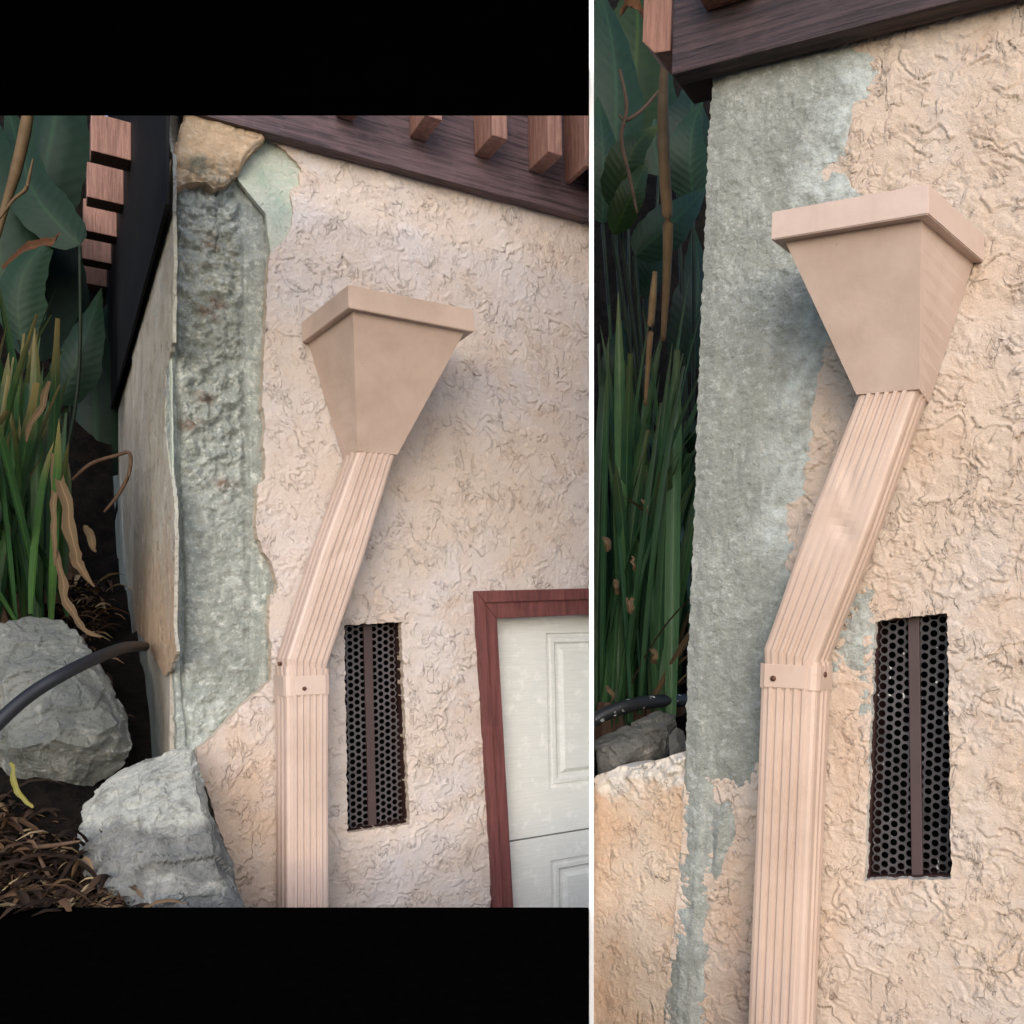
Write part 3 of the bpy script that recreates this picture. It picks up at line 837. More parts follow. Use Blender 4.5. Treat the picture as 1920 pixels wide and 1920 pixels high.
# ------------------------------------------------------------------ vents
def vent(fr, corners, bar_px, depth, label, mats, mesh_mat, hole):
    q = fr.poly(corners)
    cu = sum(p[0] for p in q) / 4; vb = min(p[1] for p in q)
    root = thing("vent_grille", fr.M @ Matrix.Translation((cu, 0, vb)), label, "vent", "perforated vent slots")
    Bx = Matrix.Translation((-cu, 0, -vb))
    ins = 0.0015
    c = Vector((cu, sum(p[1] for p in q) / 4))
    def shrink(k):
        return [(c.x + (p[0] - c.x) * (1 - k / max(0.02, abs(p[0] - c.x))), c.y + (p[1] - c.y) * (1 - k / max(0.02, abs(p[1] - c.y)))) for p in q]
    o, i_ = shrink(-0.004), shrink(0.0012)
    # sheet metal sleeve lining the slot
    bm = bmesh.new()
    d0, d1 = 0.007, 0.085
    r = [[bm.verts.new((u, d, v)) for u, v in s] for s, d in ((i_, d0 + .012), (i_, d1), (shrink(-0.002), d1), (shrink(-0.002), d0 + .012))]
    for a, b in ((0, 1), (1, 2), (2, 3), (3, 0)):
        for k in range(4): bm.faces.new((r[a][k], r[a][(k + 1) % 4], r[b][(k + 1) % 4], r[b][k]))
    bm_obj("sleeve", bm, mats[0], root, Bx)
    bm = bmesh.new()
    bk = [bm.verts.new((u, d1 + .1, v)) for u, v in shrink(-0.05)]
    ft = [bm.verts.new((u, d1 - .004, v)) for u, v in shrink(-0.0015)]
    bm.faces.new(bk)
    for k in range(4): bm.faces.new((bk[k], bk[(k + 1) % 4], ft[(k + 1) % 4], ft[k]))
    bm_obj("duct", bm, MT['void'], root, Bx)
    # perforated sheet: hexagon cells with round holes
    bm = bmesh.new()
    us = [p[0] for p in q]; vs = [p[1] for p in q]
    pitch = hole
    rad = pitch * 0.385
    a = pitch / math.sqrt(3)
    row = 0
    poly = shrink(0.0)
    def inside(u, v):
        cnt = False
        for k in range(4):
            (x1, y1), (x2, y2) = poly[k], poly[(k + 1) % 4]
            if (y1 > v) != (y2 > v) and u < (x2 - x1) * (v - y1) / (y2 - y1) + x1: cnt = not cnt
        return cnt
    col = 0
    u = min(us) - pitch
    while u < max(us) + pitch:
        v = min(vs) - pitch + (pitch / 2 if col % 2 else 0)
        while v < max(vs) + pitch:
            if inside(u, v):
                outer_ = [bm.verts.new((u + a * math.cos(t), 0, v + a * math.sin(t))) for t in [k * math.pi / 6 if False else k * math.pi / 3 for k in range(6)]]
                # midpoints for a rounder hole
                ov = []
                for k in range(6):
                    ov.append(outer_[k]); m = (outer_[k].co + outer_[(k + 1) % 6].co) / 2; ov.append(bm.verts.new(m))
                iv = [bm.verts.new((u + rad * math.cos(k * math.pi / 6), 0, v + rad * math.sin(k * math.pi / 6))) for k in range(12)]
                bv = [bm.verts.new((u + rad * math.cos(k * math.pi / 6), 0.0012, v + rad * math.sin(k * math.pi / 6))) for k in range(12)]
                for k in range(12):
                    bm.faces.new((ov[k], ov[(k + 1) % 12], iv[(k + 1) % 12], iv[k]))
                    bm.faces.new((iv[k], iv[(k + 1) % 12], bv[(k + 1) % 12], bv[k]))
            v += pitch
        u += a * 1.5
        col += 1
    for v_ in bm.verts:
        v_.co.y += 0.004 * mnoise.noise((v_.co.x * 14 + cu * 9, 3.3, v_.co.z * 9))
    sheet = bm_obj("perforated_sheet", bm, mesh_mat, root, Bx @ Matrix.Translation((0, depth, 0)), recalc=False)
    bm = bmesh.new()
    ub0, ub1 = fr.hit(*bar_px[0], -depth)[0], fr.hit(*bar_px[1], -depth)[0]
    vtop = max(vs); ub2, ub3 = fr.hit(*bar_px[3], -depth)[0], fr.hit(*bar_px[2], -depth)[0]
    vbt = min(vs)
    hexa(bm, [(ub0, depth - .006, vtop), (ub1, depth - .006, vtop), (ub1, depth + .002, vtop), (ub0, depth + .002, vtop)],
         [(ub2, depth - .006, vbt + .002), (ub3, depth - .006, vbt + .002), (ub3, depth + .002, vbt + .002), (ub2, depth + .002, vbt + .002)], 0.001)
    bm_obj("centre_bar", bm, mats[1], root, Bx)
    return root
vent(W1, [(645, 1172), (752, 1166), (768, 1545), (652, 1562)], [(680, 1170), (696, 1170), (705, 1560), (690, 1560)], 0.040,
     "narrow perforated vent slot with centre bar between downspout and garage door", (MT['liner'], MT['bar']), MT['mesh'], 0.0150)
vc2 = [(1640, 1164), (1776, 1149), (1784, 1648), (1622, 1650)]
vent(W2, vc2, [(1703, 1160), (1724, 1160), (1732, 1645), (1711, 1645)], 0.028,
     "narrow perforated vent slot edged with pale mortar to the right of the repaired downspout", (MT['liner'], MT['bar']), MT['mesh_b'], 0.0128)

# ------------------------------------------------------------------ garage door
gb = W1.hit(925, 1700)
door = thing("garage_door", W1.M @ Matrix.Translation((gb[0], 0.03, GZ - W1.O.z)), "pale green grey panelled garage door in a red brown wooden frame", "garage door")
BD = Matrix.Translation((-gb[0], -0.03, -(GZ - W1.O.z)))
zb = GZ - W1.O.z
TW = 0.012
oTL, oBL = W1.hit(890, 1108, TW), W1.hit(926, 1700, TW)
iTL, iBL = W1.hit(932, 1160, TW), W1.hit(963, 1700, TW)
oTR, iTR = W1.hit(1107, 1103, TW), W1.hit(1107, 1152, TW)
def ext(a, b, z):
    t = (z - a[1]) / (b[1] - a[1]); return (a[0] + (b[0] - a[0]) * t, z)
ft = [o for o in ()]
bm = bmesh.new()
prism(bm, [oTL, iTL, ext(iTL, iBL, zb), ext(oTL, oBL, zb)], -0.05, TW, 0.002)
fr_ = bm_obj("door_jamb", bm, MT['trim'], door, BD)
bm = bmesh.new()
def lerp2(a, b, t): return (a[0] + (b[0] - a[0]) * t, a[1] + (b[1] - a[1]) * t)
prism(bm, [lerp2(oTL, iTL, .02), lerp2(oTL, iTL, .42), ext(lerp2(oTL, iTL, .42), lerp2(oBL, iBL, .42), zb), ext(lerp2(oTL, iTL, .02), lerp2(oBL, iBL, .02), zb)], TW - .001, TW + 0.007, 0.002)
bm_obj("stop_moulding", bm, MT['trim'], fr_)
bm = bmesh.new()
prism(bm, [oTL, oTR, iTR, iTL], -0.05, TW + .0006, 0.002)
hd = bm_obj("door_head", bm, MT['trim'], door, BD)
bm = bmesh.new()
prism(bm, [lerp2(oTL, iTL, .02), oTR, lerp2(oTR, iTR, .42), lerp2(oTL, iTL, .42)], TW - .001, TW + 0.0075, 0.002)
bm_obj("stop_moulding", bm, MT['trim'], hd)
DW = -0.036
s1 = W1.hit(963, 1578, DW)[1]
vtopd = W1.hit(940, 1140, DW)[1]
ul = W1.hit(925, 1300, DW)[0]; urd = W1.hit(1108.5, 1300, DW)[0]
ph = vtopd - 0.02 - s1
pu0 = W1.hit(1024, 1200, DW)[0]
pv_top = W1.hit(1024, 1187, DW)[1]; pv_bot = W1.hit(1048, 1478, DW)[1]
def door_section(v0, v1, pv0, pv1):
    """sheet with a pressed rectangular panel that runs on behind the divider panel"""
    U1 = urd
    pts = [(0.0, 0.0), (0.003, -0.005), (0.010, -0.005), (0.013, -0.0015), (0.022, -0.0015), (0.028, -0.008), (0.036, -0.008), (0.046, 0.0)]
    bm = bmesh.new()
    def ring(off, dep):
        return [(pu0 + off, pv1 - off, dep), (U1 + .25, pv1 - off, dep), (U1 + .25, pv0 + off, dep), (pu0 + off, pv0 + off, dep)]
    out = [bm.verts.new((u, -(DW + 0), v)) for u, v in ((ul, v1), (U1 + .25, v1), (U1 + .25, v0), (ul, v0))]
    prev = out
    for off, dep in pts:
        r = [bm.verts.new((u, -(DW + d), v)) for u, v, d in ring(off, dep)]
        bm.faces.new((prev[0], prev[1], r[1], r[0])); bm.faces.new((prev[3], prev[0], r[0], r[3])); bm.faces.new((prev[2], prev[3], r[3], r[2]))
        prev = r
    bm.faces.new(prev)
    # section edges turned inwards
    bk = [bm.verts.new((v.co.x, v.co.y + 0.03, v.co.z)) for v in out]
    for k in range(4): bm.faces.new((out[k], bk[k], bk[(k + 1) % 4], out[(k + 1) % 4]))
    geom = bm.verts[:] + bm.edges[:] + bm.faces[:]
    bmesh.ops.bisect_plane(bm, geom=geom, plane_co=(U1, 0, 0), plane_no=(1, 0, 0), clear_outer=True)
    return bm
n = 0
v1 = vtopd
gap = 0.004
sh = v1 - s1
k = 0
while v1 > zb + 0.1:
    v0 = max(zb + 0.002, v1 - sh)
    off = v1 - vtopd
    if v1 - v0 > 0.3:
        o = bm_obj("door_section", door_section(v0 + gap, v1, pv_bot + off, pv_top + off), MT['door'], door, BD)
    else:
        bm = bmesh.new(); prism(bm, [(ul, v0), (urd, v0), (urd, v1), (ul, v1)], DW - .03, DW, 0); bm_obj("door_section", bm, MT['door'], door, BD)
    v1 = v0
bm = bmesh.new(); prism(bm, [(ul, zb), (urd, zb), (urd, vtopd), (ul, vtopd)], DW - 0.045, DW - 0.034); bm_obj("door_backing", bm, MT['void'], door, BD)

# ------------------------------------------------------------------ RIGHT WALL
lft = [(1338, 128), (1334, 180), (1328, 260), (1324, 340), (1320, 480), (1313, 600), (1306, 800), (1300, 1000), (1295, 1100), (1290, 1200), (1286, 1330), (1287, 1400)]
lo = W2.hit(1287, 1410)
wl = thing("stucco_wall", W2.M @ Matrix.Translation((lo[0], 0.05, GZ - W2.O.z)), "tan stucco wall whose left edge is patched with fresh grey mortar", "wall", "stucco walls")
BB = Matrix.Translation((-lo[0], -0.05, -(GZ - W2.O.z)))
vent2 = W2.poly(vc2)
outer2 = [(x + 26, y) for x, y in lft] + [(1283, 1470), (1278, 1600), (1268, 1700), (1255, 1800), (1245, 1990), (1995, 1990), (1995, -60), (1800, -20), (1345, 95)]
lc = [W2.hit(*p) for p in ((1780, 230), (1880, 1250), (1560, 300))]
def mask_b(u, v, s):
    a = W2.hit(1390, 1750)
    d = np.hypot((u - a[0]) / 0.07, (v - a[1]) / 0.16)
    a2 = W2.hit(1590, 1380)
    d2 = np.hypot((u - a2[0]) / 0.04, (v - a2[1]) / 0.14)
    return np.clip(np.maximum(1.1 - d, 1.0 - d2) + 0.35 * fbm(u * 16, v * 16, 3, 72), 0, 1) * 0.8
under = W2.poly([(1200, 100), (1640, 104), (1640, 168), (1604, 205), (1590, 300), (1622, 366), (1640, 430), (1560, 640), (1530, 790), (1508, 925), (1484, 985), (1490, 1100), (1470, 1240), (1440, 1400), (1412, 1470), (1345, 1470), (1200, 1460)])
_sb = stucco_h(0.0034, 13, 22, -0.45, 80, -0.18)
def stucco_b_h(U, V, S):          # scraped back where the repair mortar went on
    k_ = sstep(-0.002, -0.016, sdf(under, U, V))
    return _sb(U, V, S) * (1 - .75 * k_) - 0.0012 * k_
hfield("stucco_coat", W2.poly(outer2), stucco_b_h, MT['stucco_b'], wl, BB, 0.0018, [vent2], 0.0016, 60, 0.016, mask_b)

def mortar_h(base, tr=0.0016, seed=90, sw=0.0):
    def f(U, V, S):
        st = fbm(U * 75, V * 75, 3, seed) * tr
        swp = fbm(U * 24 + V * 10, V * 20, 3, seed + 4) * 0.0018
        pit = -0.0012 * sstep(0.25, 0.6, gn(U * 48, V * 48, seed + 6))
        drag = 0.0008 * fbm(U * 120, V * 14, 2, seed + 8) * sw
        st = st + 0.0007 * gn(U * 170, V * 170, seed + 12) + 0.0006 * gn(U * 280, V * 280, seed + 13)
        return base * sstep(-0.004, 0.030, S) + st * (0.5 + 0.5 * sstep(0, .02, S)) + swp + pit + drag
    return f
patch = [(x - 1, y) for x, y in lft] + [(1284, 1455), (1300, 1470), (1350, 1475), (1388, 1500), (1412, 1478), (1440, 1400), (1470, 1240), (1485, 1180), (1490, 1100), (1482, 1062), (1490, 1030), (1484, 985), (1472, 946), (1500, 938),
         (1508, 925), (1524, 850), (1530, 790), (1533, 700), (1560, 640), (1600, 560), (1640, 430), (1622, 366), (1594, 352), (1588, 325), (1560, 318), (1548, 340), (1540, 320), (1560, 300), (1592, 298),
         (1602, 255), (1604, 205), (1640, 168), (1656, 135), (1642, 104), (1600, 70), (1345, 105)]
pp = W2.poly(patch, 0.003)
me1 = [W2.hit(*p) for p in ((1640, 110), (1603, 230), (1560, 330), (1620, 360), (1530, 750), (1510, 900), (1480, 1000))]
def mortar_mask(u, v, s):
    m = np.zeros_like(u)
    for (a, b_), (c_, d_) in zip(me1, me1[1:]):
        ex, ey = c_ - a, d_ - b_
        t = np.clip(((u - a) * ex + (v - b_) * ey) / (ex * ex + ey * ey), 0, 1)
        dd = np.hypot(u - a - t * ex, v - b_ - t * ey)
        m = np.maximum(m, np.clip(1.15 - dd / 0.062, 0, 1))
    lu = W2.hit(1335, 300)[0]
    return np.clip(m * 1.3 + 0.45 * fbm(u * 18, v * 18, 4, 96) * (m > 0.02), 0, 1)
hfield("mortar_patch", pp, mortar_h(0.0046, 0.0011, 90), MT['mortar'], wl, BB, 0.0018, [], 0.0022, 70, 0.13, mortar_mask)
p2 = [(1600, 1120), (1620, 1098), (1640, 1100), (1642, 1160), (1641, 1300), (1637, 1380), (1632, 1460), (1624, 1440), (1612, 1380), (1608, 1290), (1590, 1262), (1552, 1282), (1545, 1230), (1560, 1180)]
hfield("mortar_patch", W2.poly(p2, 0.003), mortar_h(0.0036, 0.0012, 110), MT['mortar'], wl, BB, 0.0016, [W2.poly(vc2)], 0.0022, 70, 0.012,
       lambda u, v, s: np.clip(0.8 + 0.5 * fbm(u * 30, v * 30, 3, 111), 0, 1))
p3 = [(1286, 1440), (1330, 1452), (1345, 1470), (1342, 1560), (1338, 1640), (1330, 1720), (1326, 1800), (1322, 1990), (1236, 1990), (1244, 1890), (1252, 1850), (1256, 1790), (1262, 1750), (1278, 1740), (1268, 1712), (1280, 1690),
      (1274, 1650), (1270, 1610), (1278, 1590), (1282, 1540), (1278, 1500), (1280, 1470)]
hfield("mortar_patch", W2.poly(p3, 0.004), mortar_h(0.0075, 0.0006, 120, 1.0), MT['mortar'], wl, BB, 0.0018, [], 0.0026, 80, 0.02,
       lambda u, v, s: np.clip(0.25 + 0.5 * fbm(u * 60, v * 8, 3, 121), 0, 1))
p4 = [(1330, 1500), (1352, 1505), (1372, 1500), (1378, 1560), (1366, 1600), (1358, 1640), (1352, 1680), (1336, 1682), (1326, 1660), (1326, 1560)]
hfield("mortar_patch", W2.poly(p4, 0.004), mortar_h(0.0095, 0.0006, 130, 1.0), MT['mortar'], wl, BB, 0.0016, [], 0.0016, 60, 0.014,
       lambda u, v, s: np.clip(0.1 + 0.4 * fbm(u * 60, v * 8, 3, 131), 0, 1))
bm = bmesh.new()
vb2 = W2.hit(1500, 1985)[1]
prism(bm, [(lo[0] - .03, -W2.O.z + GZ), (W2.hit(1995, 1900)[0], -W2.O.z + GZ), (W2.hit(1995, 1900)[0], vb2), (lo[0] - .03, vb2)], -0.05, 0.0)
bm_obj("wall_base", bm, MT['stucco_b'], wl, BB)
bm = bmesh.new()
prism(bm, [(lo[0] + .03, -W2.O.z + GZ), (W2.hit(1995, 1900)[0], -W2.O.z + GZ), (W2.hit(1995, 1900)[0], W2.hit(1500, 0)[1] + .2), (lo[0] + .03, W2.hit(1500, 0)[1] + .2)], -0.30, -0.25)
bm_obj("wall_back", bm, MT['core'], wl, BB)

bm = bmesh.new()
ur2 = W2.hit(1995, 900)[0]
prism(bm, [(ur2 - .002, -W2.O.z + GZ), (ur2 + 1.2, -W2.O.z + GZ), (ur2 + 1.2, W2.hit(1500, 0)[1] + .2), (ur2 - .002, W2.hit(1500, 0)[1] + .2)], -0.30, 0.001)
bm_obj("plain_wall", bm, MT['stucco_b'], wl, BB)

# ------------------------------------------------------------------ right fascia
f2 = W2.hit(1258, 140, 0.04)
fasB = thing("roof_fascia", W2.M @ Matrix.Translation((f2[0], 0, f2[1])), "dark brown fascia board end with chipped lower edge above the mortar repair", "fascia", "roof fascias")
BG = Matrix.Translation((-f2[0], 0, -f2[1]))
fe = W2.hit(1800, 0, 0.04)
sl2 = (fe[1] - f2[1]) / (fe[0] - f2[0])
ue = W2.hit(1995, 0, 0.04)[0] + 1.2
bm = bmesh.new()
prism(bm, [f2, (ue, f2[1] + sl2 * (ue - f2[0])), (ue, f2[1] + sl2 * (ue - f2[0]) + .3), (f2[0], f2[1] + .3)], 0.0085, 0.04, 0.003)
bm_obj("fascia_board", bm, MT['fascia_b'], fasB, BG)
q0, q1 = W2.hit(1300, 28, 0.10), W2.hit(1397, 0, 0.10)
bm = bmesh.new()
u0 = W2.hit(1302, 0, 0.085)[0]; u1 = W2.hit(1398, 0, 0.085)[0]
v0 = W2.hit(1304, -14, 0.085)[1]
box(bm, u0, u1, -0.085, -0.041, v0, v0 + .2, 0.003)
bm_obj("batten", bm, MT['batten_b'], fasB, BG)
# end batten on the return side, hanging past the board's end
e0 = W2.hit(1204, 60, 0.02); e1 = W2.hit(1255, 98, 0.02)
bm = bmesh.new()
prism(bm, [W2.hit(1204, 78, 0.02), W2.hit(1227, 99, 0.02), W2.hit(1256.5, 95, 0.02), (W2.hit(1256.5, 95, 0.02)[0], e1[1] + .3), (W2.hit(1204, 78, 0.02)[0], e1[1] + .3)], -0.04, 0.02, 0.002)
bm_obj("end_batten", bm, MT['batten_b'], fasB, BG)
# rough soffit strip behind the board
bm = bmesh.new()
sfa = [W2.hit(1262, 139, 0.0), W2.hit(1345, 118, 0.0)]
prism(bm, [(sfa[0][0] + .005, sfa[0][1] - 0.012), (sfa[1][0] + .02, sfa[1][1] - 0.012), (sfa[1][0] + .02, sfa[1][1] + .06), (sfa[0][0] + .005, sfa[0][1] + .06)], -0.07, 0.0078, 0.004)
bm_obj("soffit_strip", bm, MT['liner'], fasB, BG)

# ------------------------------------------------------------------ low garden wall at the right wall's foot
gp = [(1113.6, 1456), (1120, 1452), (1140, 1448), (1152, 1438), (1178, 1440), (1205, 1432), (1240, 1424), (1270, 1412), (1290, 1408), (1292, 1470), (1280, 1600), (1270, 1740), (1262, 1990), (1113.6, 1990)]
gpl = W2.poly(gp, -0.004)
ulim = W2.hit(1117, 1700, 0.0)[0]
gw = thing("garden_wall", W2.M @ Matrix.Translation((ulim, 0.05, GZ - W2.O.z)), "low rendered orange tan garden wall with ragged pale plaster top", "wall")
BGW = Matrix.Translation((-ulim, -0.05, -(GZ - W2.O.z)))
gt = W2.hit(1200, 1432)
def gw_mask(u, v, s):
    tp = gt[1] + (u - gt[0]) * 0.12
    return np.clip(1.35 - (tp - v) / 0.04 + 0.9 * fbm(u * 30, v * 30, 4, 142), 0, 1)
def gw_h(U, V, S):
    tp = gt[1] + (U - gt[0]) * 0.12
    return stucco_h(0.0022, 26, 26, 0.9, 140)(U, V, S) - 0.002 + 0.010 * fbm(U * 45, V * 45, 4, 144) * sstep(0.07, 0.0, tp - V) - 0.010 * sstep(0.02, 0.0, S) * sstep(0.05, 0.0, tp - V)
hfield("render_coat", gpl, gw_h, MT['render'], gw, BGW, 0.0018, [], 0.0006, 70, 0.09, gw_mask)
bm = bmesh.new()
prism(bm, [(gpl[0][0], -W2.O.z + GZ), (lo[0] + .0, -W2.O.z + GZ), (lo[0], vb2 + .01), (gpl[0][0], vb2 + .01)], -0.09, -0.004)
bm_obj("wall_base", bm, MT['render'], gw, BGW)

# ------------------------------------------------------------------ soil banks
def bank(name, fr, u0, u1, w_front, prof, res=0.04, rnd=0):
    """terrain rising away from the wall's plane; prof maps distance behind w_front to height over the camera level"""
    nu = int((u1 - u0) / res) + 1; D = prof[-1][0]; nd = int(D / res) + 1
    U, Dd = np.meshgrid(np.linspace(u0, u1, nu), np.linspace(0, D, nd))
    xs = [p[0] for p in prof]; zs = [p[1] for p in prof]
    Z = np.interp(Dd, xs, zs) + 0.05 * fbm(U * 5, Dd * 5, 4, 150 + rnd) * np.clip(Dd * 4, 0.15, 1)
    bm = bmesh.new()
    vs = [[bm.verts.new((U[j, i], -w_front + Dd[j, i], Z[j, i] + CAMZ - fr.O.z)) for i in range(nu)] for j in range(nd)]
    for j in range(nd - 1):
        for i in range(nu - 1):
            bm.faces.new((vs[j][i], vs[j][i + 1], vs[j + 1][i + 1], vs[j + 1][i]))
    fl = [bm.verts.new((U[0, i], -w_front, GZ - fr.O.z)) for i in range(nu)]
    for i in range(nu - 1): bm.faces.new((fl[i], fl[i + 1], vs[0][i + 1], vs[0][i]))
    if rnd:
        pn = fr.M.to_3x3().transposed() @ Vector((1, -(1112 - CX) / F, 0)).normalized()
        bmesh.ops.bisect_plane(bm, geom=bm.verts[:] + bm.edges[:] + bm.faces[:], plane_co=fr.M.inverted() @ Vector((0, 0, CAMZ)), plane_no=pn, clear_inner=True)
    o = bm_obj(name, bm, MT['soil'], None, None, True)
    o.matrix_world = fr.M
    return tag(o, kind="structure")
profL = [(0, -0.50), (0.25, -0.40), (0.45, -0.26), (0.75, -0.05), (1.1, 0.04), (1.6, 0.22), (2.1, 1.0), (2.6, 2.4), (3.2, 3.6)]
F1 = Frame(W1.O, YAW1, 0); F2 = Frame(W2.O, YAW2, 0)
bank("hillside", F1, uc - 3.2, uc - 0.02, 0.28, profL)
profR = [(0, -0.34), (0.2, -0.22), (0.45, -0.10), (0.8, 0.2), (1.2, 0.9), (1.6, 2.0), (2.4, 3.6)]
bank("hillside", F2, lo[0] - 2.4, lo[0] - 0.01, -0.09, profR, 0.04, 3)
def ground_z(fr, prof, w_front, p):
    l = fr.M.inverted() @ Vector(p)
    return CAMZ + np.interp(l.y + w_front, [q[0] for q in prof], [q[1] for q in prof])

# ------------------------------------------------------------------ rocks
def rock(name, sil, Y, front, back_dy, mat, label, seed=0, rough=0.02, cat="rock", group=None, chops=9, chop_k=1.0):
    pts = [P(x, y, Y + dy) for x, y, dy in sil] + [P(x, y, Y + dy) for x, y, dy in front]
    cen = sum(pts, Vector()) / len(pts)
    cpx = sum(q[0] for q in sil) / len(sil); cpy = sum(q[1] for q in sil) / len(sil)
    pts += [P(cpx + (x - cpx) * .8, cpy + (y - cpy) * .8, Y + dy + back_dy) for x, y, dy in sil]
    zmin = min(p.z for p in pts)
    base = Vector((cen.x, cen.y + back_dy * .4, zmin))
    bm = bmesh.new()
    for p in pts: bm.verts.new(p - base)
    r = bmesh.ops.convex_hull(bm, input=bm.verts[:])
    bmesh.ops.delete(bm, geom=[v for v in bm.verts if not v.link_faces], context='VERTS')
    rr = random.Random(seed * 101 + 3)
    for k in range(chops):
        nv = Vector((rr.uniform(-1, 1), rr.uniform(-1.3, -.6), rr.uniform(-.6, 1.0))).normalized()
        mxd = max(v.co.dot(nv) for v in bm.verts)
        d_ = mxd - rr.uniform(.004, .016) * chop_k
        bmesh.ops.bisect_plane(bm, geom=bm.verts[:] + bm.edges[:] + bm.faces[:], plane_co=nv * d_, plane_no=nv, clear_outer=True)
        bmesh.ops.holes_fill(bm, edges=[e for e in bm.edges if len(e.link_faces) == 1])
    bmesh.ops.triangulate(bm, faces=bm.faces[:])
    for it in range(12):
        es = [e for e in bm.edges if e.calc_length() > 0.0062]
        if not es or len(bm.faces) > 160000: break
        bmesh.ops.subdivide_edges(bm, edges=es, cuts=1)
        bmesh.ops.triangulate(bm, faces=[f for f in bm.faces if len(f.verts) > 3])
    bm.normal_update()
    sdir = Vector((0.35, -0.25, 0.9)).normalized()
    for v in bm.verts:
        p = v.co + Vector((seed * 3.1, seed * 1.7, 0))
        d = mnoise.fractal(p * 16, 0.9, 2.0, 5)
        rid = 0.5 - abs(mnoise.noise(p * 8 + Vector((4, 4, 4)))) * 2
        t = p.dot(sdir) * 17 + 3.2 * mnoise.noise(p * 6) + .8 * mnoise.noise(p * 25)
        f = t - math.floor(t)
        lay = (f / .82 if f < .82 else (1 - f) / .18) - .5
        patch_ = max(0.0, min(1.0, mnoise.noise(p * 6 + Vector((9, 1, 2))) * 2.5 + .4))
        cq = Matrix.Rotation(.6, 3, 'X') @ Matrix.Rotation(.5, 3, 'Y') @ p
        wq = Vector((mnoise.noise(cq * 9), mnoise.noise(cq * 9 + Vector((5, 0, 0))), mnoise.noise(cq * 9 + Vector((0, 5, 0))))) * .5
        blk = mnoise.cell(Vector((cq.x * 9, cq.y * 9, cq.z * 22)) + wq) * .6 + mnoise.cell(Vector((cq.x * 22, cq.y * 22, cq.z * 45)) + wq * 2) * .4
        pit = max(0.0, mnoise.noise(p * 30 + Vector((2, 7, 1))) - .15)
        v.co += v.normal * (d * rough * 0.36 + rid * rough * 0.3 + lay * rough * 0.30 * patch_ - pit * rough * 0.5 + (blk - .5) * rough * 0.55)
    o = bm_obj(name, bm, mat, None, Matrix.Translation(base), False)
    for p in o.data.polygons: p.use_smooth = True
    o.data.set_sharp_from_angle(angle=R(32))
    return tag(o, label, cat, group)
rock("boulder", [(-30, 1180, .05), (20, 1160, .1), (62, 1153, .14), (118, 1158, .14), (150, 1186, .1), (182, 1235, .06), (212, 1292, .04), (242, 1345, .04), (247, 1400, .05), (240, 1436, .06), (168, 1482, .05), (110, 1512, .04), (40, 1500, .02), (-30, 1450, 0)],
     1.68, [(16, 1260, -.03), (120, 1255, -.02), (30, 1390, -.09), (90, 1375, -.10), (160, 1395, -.06), (215, 1355, -.02)], 0.16, MT['rock_a'],
     "grey boulder lying under the black hose beside the strappy plants", 1, 0.011)
rock("boulder", [(139, 1580, .04), (146, 1520, .06), (172, 1480, .08), (250, 1441, .1), (268, 1424, .1), (318, 1408, .1), (346, 1397, .1), (362, 1404, .09), (374, 1440, .08), (390, 1500, .05), (414, 1580, .02), (448, 1660, 0), (470, 1716, 0), (485, 1800, 0), (138, 1800, 0)],
     1.56, [(205, 1530, -.02), (262, 1490, -.02), (330, 1470, -.01), (372, 1500, -.01), (160, 1620, -.05), (215, 1600, -.07), (300, 1560, -.06), (370, 1570, -.05), (180, 1760, -.08), (400, 1740, -.06), (300, 1700, -.10)], 0.14, MT['rock_b'],
     "pale blue grey rock leaning against the foot of the wall below the broken corner", 2, 0.014)
rock("boulder", [(1117, 1404, 0), (1120, 1392, .03), (1160, 1372, .05), (1200, 1350, .07), (1240, 1336, .08), (1268, 1340, .08), (1272, 1360, .08), (1255, 1400, .06), (1250, 1425, .05), (1200, 1450, .04), (1117, 1480, .0)],
     1.50, [(1145, 1400, -.02), (1215, 1378, 0), (1130, 1440, -.03), (1180, 1425, -.03), (1235, 1400, 0)], 0.12, MT['rock_c'],
     "dark grey ledge rock behind the low garden wall under the white specked hose", 3, 0.012, chops=6, chop_k=.6)
rock("boulder", [(1252, 1380, 0), (1268, 1362, .01), (1286, 1370, .01), (1290, 1410, 0), (1276, 1425, 0), (1256, 1420, 0)], 1.45, [(1270, 1392, -.015)], 0.05, MT['rock_c'],
     "small grey stone wedged between garden wall and mortar patch", 5, 0.006, chops=3, chop_k=.4)

